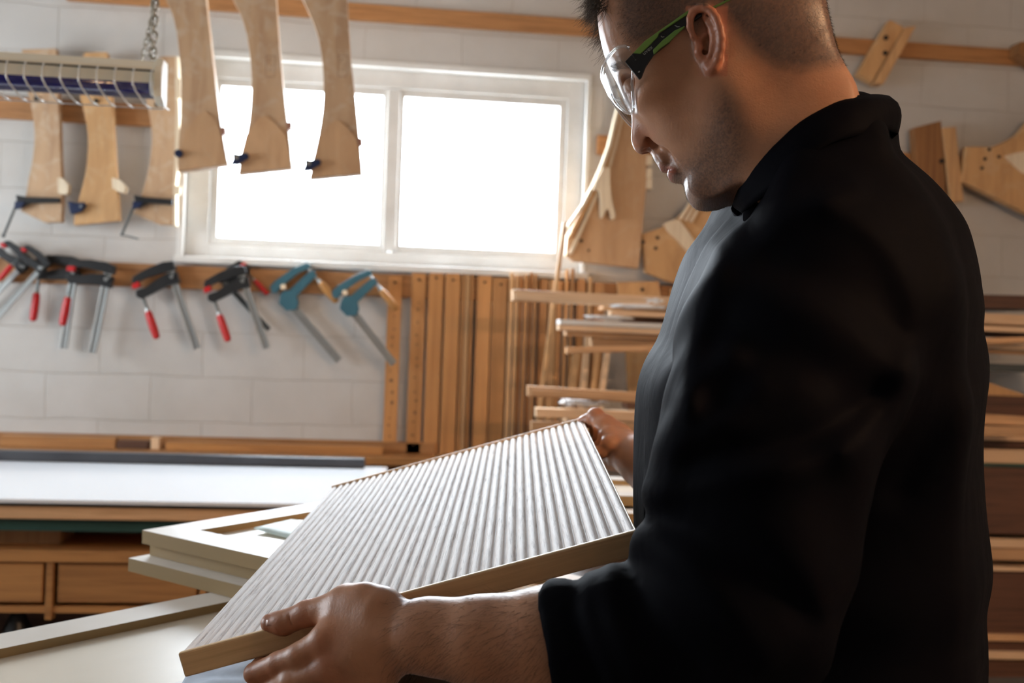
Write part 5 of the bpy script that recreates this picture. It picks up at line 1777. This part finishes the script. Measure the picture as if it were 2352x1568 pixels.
lo, hi = bbox([P(1240, 1500, .80), (tk[:, 0].max(), .76, -.50), (tk[:, 0].max(), 1.22, -.50), P(1900, 330, .96), (.3, .68, 0), (.2, 1.42, -.3)], .05)
lo[2] = -.54
shV, shQ = grow(shirt_f, lo, hi, .0042, 1)
m = mat('black_cloth', (0.0032, 0.0032, 0.0048), 0.67, spec=0.02)
q = N(m)
q.b.inputs['Sheen Weight'].default_value = 0.0
q.b.inputs['Sheen Roughness'].default_value = 0.4
tc = q.n('ShaderNodeTexCoord')
no = q.n('ShaderNodeTexNoise', Scale=900.0, Detail=2.0); q.l(tc.outputs['Object'], no.inputs[0])
n2 = q.n('ShaderNodeTexNoise', Scale=9.0, Detail=4.0, Distortion=0.8); q.l(tc.outputs['Object'], n2.inputs[0])
b1 = q.bump(no.outputs[0], 0.15, 0.0004)
b2 = q.n('ShaderNodeBump', Strength=0.35, Distance=0.01); q.l(n2.outputs[0], b2.inputs['Height']); q.l(b1.outputs[0], b2.inputs['Normal']); q.l(b2.outputs[0], q.b.inputs['Normal'])
M['cloth'] = m
shirt = kmesh('shirt', shV, shQ, M['cloth'], person)
shirt['label'] = 'black long-sleeved shirt with rolled cuffs'

# rolled cuff: a thick band round the near forearm
def ring_mesh(name, rows, mat_, parent, thick=.003, closed=False):
    """rows: list of equally long point lists; a strip surface between them"""
    n_, m_ = len(rows), len(rows[0])
    V = np.concatenate([np.array(r) for r in rows])
    Q = [(i * m_ + j, i * m_ + (j + 1) % m_, (i + 1) * m_ + (j + 1) % m_, (i + 1) * m_ + j) for i in range(n_ - 1) for j in range(m_ if closed else m_ - 1)]
    o = kmesh(name, V, np.array(Q), mat_, parent)
    s_ = o.modifiers.new('thick', 'SOLIDIFY'); s_.thickness = thick; s_.offset = 0
    return o


# collar: stands round the neck and folds over
T_ = [(1697, 462, .010), (1702, 440, .036), (1713, 406, .054), (1745, 360, .066), (1790, 316, .075), (1837, 279, .081), (1892, 248, .081), (1939, 228, .076), (1985, 221, .064), (2018, 220, .045), (2040, 223, .022), (2045, 226, 0)]
Bo = [(1706, 486, .014), (1716, 480, .050), (1742, 460, .078), (1780, 432, .096), (1822, 396, .106), (1865, 358, .109), (1912, 328, .106), (1960, 314, .098), (2000, 305, .083), (2034, 299, .056), (2054, 304, .028), (2060, 306, 0)]


def both(ctrl, sub=4):
    c = crom([tuple(x) for x in ctrl], sub, False)
    a = [loc(x, y, max(w, 0)) for x, y, w in c]
    b = [np.array((p[0], p[1], -p[2])) for p in a]
    return [h2k(p)[0] for p in a + b[::-1][1:]]


tp, bt = both(T_), both(Bo)
inner = []
ctr = [h2k(loc(1850, 330, 0))[0]]
for p in tp:
    d_ = ctr[0] - p; d_[2] = 0
    inner.append(p + d_ / np.linalg.norm(d_) * .005 + np.array((0, 0, -.002)))
inner2 = [p + np.array((0, 0, -.055)) for p in inner]
rows = []
for s_ in np.linspace(0, 1, 7):
    r_ = []
    for a, b in zip(tp, bt):
        mid = a * (1 - s_) + b * s_
        o_ = mid - ctr[0]; o_[2] = 0; o_ /= np.linalg.norm(o_) + 1e-9
        r_.append(mid + o_ * .006 * math.sin(math.pi * s_ ** .7))
    rows.append(r_)
collar = ring_mesh('collar', [inner2, inner] + rows, M['cloth'], shirt, .0028)
collar['label'] = 'black folded shirt collar'
# trousers and shoes (below the frame)
TR = Field()
TR.cone((hx, hy - .02, -.40), (hx, hy + .02, -.40), .135, .135, .03)
for sgn in (-1, 1):
    TR.chain([((hx, hy + .085 * sgn, -.44), .095), ((hx - .01, hy + .10 * sgn, -.88), .075), ((hx + .01, hy + .11 * sgn, -1.26), .062)], .03)
TR.func(lambda p: -p[:, 2] - 1.275, 'clip', .004)
TR.func(lambda p: p[:, 2] + .375, 'clip', .004)
lo, hi = bbox([(hx, hy - .3, -1.30), (hx, hy + .3, -.40)], (.22, .02, .03))
tv, tq = grow(TR, lo, hi, .009, 1)
M['denim'] = speckle('denim', (0.02, 0.025, 0.04), (0.014, 0.017, 0.03), 20, 0.85)
kmesh('trousers', tv, tq, M['denim'], person)
for sgn in (-1, 1):
    SO = Field()
    yy = hy + .12 * sgn
    SO.chain([((hx + .03, yy, -1.30), .040), ((hx - .10, yy, -1.308), .040), ((hx - .17, yy, -1.315), .034)], .02)
    SO.cone((hx + .01, yy, -1.30), (hx + .01, yy, -1.24), .045, .045, .02)
    SO.func(lambda p: -p[:, 2] - CAMZ + .001, 'clip', .002)
    lo, hi = bbox([(hx - .2, yy, -1.35), (hx + .06, yy, -1.22)], .055)
    sv, sq = grow(SO, lo, hi, .006, 1)
    kmesh('shoe', sv, sq, M['black_paint'], person)

# ---- nails
M['nail_plate'] = mat('nail_plate', (0.60, 0.36, 0.29), 0.28, coat=0.3)


def nail(c, d, n_, w_, l_, parent):
    d = d / np.linalg.norm(d); n_ = n_ - d * (n_ @ d); n_ /= np.linalg.norm(n_); s_ = np.cross(d, n_)
    V = []
    for i in range(7):
        for j in range(7):
            a, b = (i - 3) / 3, (j - 3) / 3
            wv = w_ * (1 - .12 * (a > .6))
            V.append(c + d * a * l_ + s_ * math.sin(b * .9) * wv / math.sin(.9) * 1 + n_ * (math.cos(b * .9) - 1) * wv * .75 - n_ * max(0, -a - .6) * .0012)
    Q = [(i * 7 + j, i * 7 + j + 1, (i + 1) * 7 + j + 1, (i + 1) * 7 + j) for i in range(6) for j in range(6)]
    o = kmesh('fingernail', np.array(V), np.array(Q), M['nail_plate'], parent)
    s2 = o.modifiers.new('thick', 'SOLIDIFY'); s2.thickness = .0007; s2.offset = 0


dirv = t4 - t2
nv_ = np.array((-.30, -.62, .72))
nail(P(637, 1430.5, .8822) + (nv_ / np.linalg.norm(nv_)) * .0097, dirv, nv_, .0070, .0066, person)
dv = T3 - T2
nail(T3 + (T2 - T3) * .22 + np.array((-.1, -.25, .96)) * .0093, dv, np.array((-.1, -.3, .95)), .0062, .0066, person)

# ---- hair: cropped sides, quiff over the forehead, stubble, forearm hair
me = person.data
nvt = len(me.vertices)
no_ = np.empty(nvt * 3, F32); me.vertices.foreach_get('normal', no_); no_ = no_.reshape(-1, 3)
# normals back to the level camera frame
nk = np.stack([no_[:, 0] * CY - no_[:, 1] * SY, no_[:, 0] * SY + no_[:, 1] * CY, no_[:, 2]], 1)
nH = len(Hv)


def strands(name, roots, dirs, lens, rad, curl, mat_, seg=3, bend=None, rs=1):
    rg = np.random.default_rng(rs)
    V, Q = [], []
    n0 = 0
    for p, d, L in zip(roots, dirs, lens):
        d = d / np.linalg.norm(d)
        s_ = np.cross(d, (0.3, 0.5, 0.8)); s_ /= np.linalg.norm(s_); t_ = np.cross(d, s_)
        c = p.copy(); dd = d.copy()
        for k in range(seg + 1):
            r_ = rad * (1 - .75 * k / seg)
            for j in range(3):
                a = 2.094 * j
                V.append(c + (s_ * math.cos(a) + t_ * math.sin(a)) * r_)
            dd = dd + rg.normal(0, curl, 3) + (bend * .35 if bend is not None else 0)
            dd /= np.linalg.norm(dd)
            c = c + dd * L / seg
        for k in range(seg):
            for j in range(3):
                Q.append((n0 + k * 3 + j, n0 + k * 3 + (j + 1) % 3, n0 + k * 3 + 3 + (j + 1) % 3, n0 + k * 3 + 3 + j))
        n0 += 3 * (seg + 1)
    return kmesh(name, np.array(V), np.array(Q), mat_, person)


M['hair'] = mat('hair', (0.045, 0.028, 0.016), 0.38)
M['body_hair'] = mat('body_hair', (0.05, 0.026, 0.014), 0.45)
rg = np.random.default_rng(11)
F3 = FU[0] * HU + FU[1] * HV; U3_ = UU[0] * HU + UU[1] * HV
cand = np.where((hm > .35) & (px[:, 1] > -60) & (rg.random(len(hm)) < .5))[0]
cand = rg.choice(cand, min(9000, len(cand)), replace=False)
dirs = nk[cand] * .55 - np.array((0, 0, .8)) * .5 + F3 * .25 + rg.normal(0, .18, (len(cand), 3))
strands('cropped_hair', Hv[cand] - nk[cand] * .0004, dirs, rg.uniform(.0022, .0042, len(cand)), .00011, .05, M['hair'], 1)
# quiff
fwdc = (Hv - HC) @ F3
cand = np.where((px[:, 0] < 1432) & (px[:, 1] < 22) & (px[:, 1] > -150) & (np.abs(Hloc[:, 2]) < .058))[0]
cand = rg.choice(cand, min(2600, len(cand)), replace=False)
pxy = px[cand]
dirs = F3 * .75 + nk[cand] * .45 - np.array((0, 0, .55)) + rg.normal(0, .22, (len(cand), 3))
strands('quiff', Hv[cand] - nk[cand] * .001, dirs, rg.uniform(.016, .030, len(cand)), .00022, .22, M['hair'], 5, bend=np.array((.0, 0, -.35)), rs=2)
# longer hair over the crown, combed forward
upc = (Hv - HC) @ U3_
cand = np.where((hm > .6) & (px[:, 1] < -35))[0]
cand = rg.choice(cand, min(9000, len(cand)), replace=False)
dirs = F3 * .8 + nk[cand] * .45 + rg.normal(0, .16, (len(cand), 3))
wgt = np.clip((-35 - px[cand, 1]) / 90, 0, 1)
strands('top_hair', Hv[cand] - nk[cand] * .001, dirs, rg.uniform(.6, 1.1, len(cand)) * (.004 + .014 * wgt), .00032, .12, M['hair'], 3, bend=np.array((.0, 0, -.12)), rs=4)
# stubble
cand = np.where((bm_ > .35) & (rg.random(len(hm)) < bm_ * .55))[0]
cand = rg.choice(cand, min(5200, len(cand)), replace=False)
dirs = nk[cand] + np.array((0, 0, -.5)) + rg.normal(0, .25, (len(cand), 3))
strands('stubble', Hv[cand] - nk[cand] * .0003, dirs, rg.uniform(.0010, .0022, len(cand)), .00007, .05, M['hair'], 1)
# eyebrow
ebp = poly_sdf([(1408, 150), (1430, 140), (1470, 150), (1470, 162), (1430, 158), (1412, 168)], 1, 10)
cand = np.where((nmask(ebp, px, 4) > .5) & (near[:, 2] < .055))[0]
if len(cand):
    cand = rg.choice(cand, min(700, len(cand)), replace=False)
    dirs = nk[cand] * .5 + U3_ * .3 + (HW * np.sign(Hloc[cand, 2:3])) * .8
    strands('eyebrow', Hv[cand], dirs, rg.uniform(.005, .008, len(cand)), .00012, .1, M['hair'], 2)
# arm hair
LV = LAm[0]
off = nH
ln = nk[off:off + len(LV)]
lp = kproj(LV)
cand = np.where((lp[:, 0] > 880) & (lp[:, 0] < 1330))[0]
cand = rg.choice(cand, min(2600, len(cand)), replace=False)
dirs = ln[cand] * .35 + np.array((-.55, 0, -.55)) + rg.normal(0, .2, (len(cand), 3))
strands('arm_hair', LV[cand], dirs, rg.uniform(.007, .014, len(cand)), .00009, .08, M['body_hair'], 2, rs=5)

# ---- safety glasses: a thing the person wears
gl_ = empty('safety_glasses', k2w(h2k(loc(1480, 150, 0))[0]), 'clear wraparound safety glasses with green and black temples, worn by the person', 'safety glasses')
M['frame_black'] = mat('frame_black', (0.010, 0.010, 0.011), 0.3)
M['frame_green'] = mat('frame_green', (0.16, 0.30, 0.06), 0.4)
m = mat('clear_lens', (1, 1, 1), 0.02)
q = N(m)
tr = q.n('ShaderNodeBsdfTransparent'); tr.inputs[0].default_value = (0.97, 0.98, 0.985, 1)
g2_ = q.n('ShaderNodeBsdfGlossy'); g2_.inputs['Roughness'].default_value = 0.03
lw = q.n('ShaderNodeLayerWeight'); lw.inputs[0].default_value = 0.5
pw = q.n('ShaderNodeMath', operation='POWER'); q.l(lw.outputs[1], pw.inputs[0]); pw.inputs[1].default_value = 2.5
ma = q.n('ShaderNodeMath', operation='MULTIPLY_ADD'); q.l(pw.outputs[0], ma.inputs[0]); ma.inputs[1].default_value = 0.80; ma.inputs[2].default_value = 0.07
mx = q.n('ShaderNodeMixShader'); q.l(ma.outputs[0], mx.inputs[0]); q.l(tr.outputs[0], mx.inputs[1]); q.l(g2_.outputs[0], mx.inputs[2])
q.l(mx.outputs[0], q.t.nodes['Material Output'].inputs[0])
M['lens'] = m


def wtemple(x): return .0705 + (x - 1440) / 200 * .0095


def tplate(pts, name, mat_, w_off, th, mirror):
    """pts in zoomed photo units (1380 + x / 5.6, y / 5.6)"""
    pp = [(1380 + x / 5.6, y / 5.6) for x, y in pts]
    front = np.array([loc(x, y, wtemple(x) + w_off) for x, y in pp])
    back = front - np.array((0, 0, th))
    V = np.concatenate([front, back])
    if mirror: V[:, 2] *= -1
    K = h2k(V)
    mb = MB(); n_ = len(pp)
    wv = [k2w(p) for p in K]
    mb.add(wv, [tuple(range(n_)), tuple(range(2 * n_ - 1, n_ - 1, -1))] + [(i, n_ + i, n_ + (i + 1) % n_, (i + 1) % n_) for i in range(n_)])
    return mb.build(name, mat_, gl_, bevel=.0006)


for mir in (False, True):
    tplate([(310, 790), (415, 680), (500, 600), (740, 440), (1000, 260), (1250, 95), (1400, 0), (1600, -120), (1760, -200), (1800, -150), (1660, -10), (1450, 108), (1090, 330), (985, 415), (880, 545), (680, 705), (580, 850), (520, 1000), (490, 1015)], 'temple', M['frame_black'], 0, .0035, mir)
    tplate([(415, 680), (560, 530), (740, 400), (900, 290), (1080, 160), (1250, 50), (1340, -5), (1500, -110), (1560, -100), (1400, 5), (1300, 66), (1100, 196), (900, 326), (750, 425), (735, 470), (620, 590), (510, 690)], 'green_trim', M['frame_green'], .0012, .002, mir)
    tplate([(670, 640), (790, 520), (950, 390), (1080, 330), (1080, 350), (990, 430), (880, 540), (760, 625), (682, 700)], 'green_trim', M['frame_green'], .0012, .002, mir)
    tplate([(1420, 88), (1620, -5), (1760, -80), (1770, -62), (1650, 5), (1450, 112)], 'green_trim', M['frame_green'], .0012, .002, mir)
for pts in ([(945, 325), (960, 320), (985, 338), (1020, 335), (1018, 345), (980, 350)], [(768, 462), (782, 458), (790, 470), (818, 466), (816, 476), (785, 482)], [(475, 925), (490, 908), (508, 912), (500, 930), (482, 938)]):
    tplate(pts, 'painted_highlight', M['steel'], .0006, .001, False)  # steel slivers shaped as highlights, near temple only
# tiny lettering on the temple
fc = bpy.data.curves.new('lettering', 'FONT'); fc.body = 'uvex'; fc.size = .0052; fc.extrude = .0001
fc.materials.append(M['steel'])
tmp = bpy.data.objects.new('lettering_outline', fc); COL.objects.link(tmp)
fm = bpy.data.meshes.new_from_object(tmp.evaluated_get(bpy.context.evaluated_depsgraph_get()))
bpy.data.objects.remove(tmp)
fo = bpy.data.objects.new('lettering', fm); COL.objects.link(fo)
a_, b__ = h2k(loc(1380 + 555 / 5.6, 712 / 5.6, wtemple(1480) + .0004))[0], h2k(loc(1380 + 655 / 5.6, 622 / 5.6, wtemple(1497) + .0004))[0]
ex = (b__ - a_) / np.linalg.norm(b__ - a_); ez = HW; ey = np.cross(ez, ex)
z0 = k2w((0, 0, 0))
mw = Matrix.Translation(k2w(a_)) @ Matrix([k2w(v) - z0 for v in (ex, ey, ez)]).transposed().to_4x4()
fo.parent = gl_
fo.matrix_parent_inverse = Matrix.Identity(4)
fo.matrix_local = Matrix.Translation(-gl_.location) @ mw


def hl(f_, u_, w_): return loc(1590, 12)[:2][None] if False else (np.array((*(loc(1590, 12)[:2] + FU * f_ + UU * u_), w_)))


def lens_pt(phi, u_):
    r_ = math.radians(phi)
    f_ = .0735 + .0345 * math.cos(r_) + .004 * math.cos(r_) * (1 - ((u_ + .038) / .03) ** 2) * .8 - .003
    return hl(f_, u_, .0715 * math.sin(r_))


botp = [(0, -.030), (6, -.033), (11, -.047), (18, -.058), (28, -.0645), (38, -.064), (48, -.058), (58, -.049), (68, -.041), (76, -.036), (80, -.034)]
topp = [(0, -.0150), (20, -.0140), (45, -.0130), (65, -.0140), (76, -.0175), (80, -.022)]
NPH = 72
Vl = []
for i in range(NPH + 1):
    phi = -80 + 160 * i / NPH
    ap = abs(phi)
    b_ = np.interp(ap, [x for x, _ in botp], [y for _, y in botp]); t_ = np.interp(ap, [x for x, _ in topp], [y for _, y in topp])
    for j in range(13):
        Vl.append(lens_pt(phi, b_ + (t_ - b_) * j / 12))
Ql = np.array([(i * 13 + j, (i + 1) * 13 + j, (i + 1) * 13 + j + 1, i * 13 + j + 1) for i in range(NPH) for j in range(12)])
lo_ = kmesh('lens', h2k(np.array(Vl)), Ql, M['lens'], gl_)
s_ = lo_.modifiers.new('thick', 'SOLIDIFY'); s_.thickness = .0022; s_.offset = 0
# thick moulded rim along the lower and upper lens edge
m = m.copy(); m.name = 'lens_rim'; M['lens_rim'] = m
[n for n in m.node_tree.nodes if n.type == 'MATH' and n.operation == 'MULTIPLY_ADD'][0].inputs[2].default_value = 0.22
for ed, nm in ((botp, 'lower_rim'), (topp, 'upper_rim')):
    mb = MB(); pts_ = []
    for i in range(49):
        phi = -80 + 160 * i / 48
        u_ = np.interp(abs(phi), [x for x, _ in ed], [y for _, y in ed])
        pts_.append(k2w(h2k(lens_pt(phi, u_))[0]))
    mb.tube(pts_, .0014, 8); mb.build(nm, M['lens_rim'], gl_, smooth=True)
for sg_ in (-1, 1):
    mb = MB(); mb.tube([k2w(h2k(lens_pt(7 * sg_, -.036) - np.array((-.002, 0, 0)))[0]), k2w(h2k(hl(.098, -.048, .011 * sg_))[0]), k2w(h2k(hl(.094, -.058, .014 * sg_))[0])], [.002, .0026, .0018], 8)
    mb.build('nose_pad', M['lens_rim'], gl_, smooth=True)
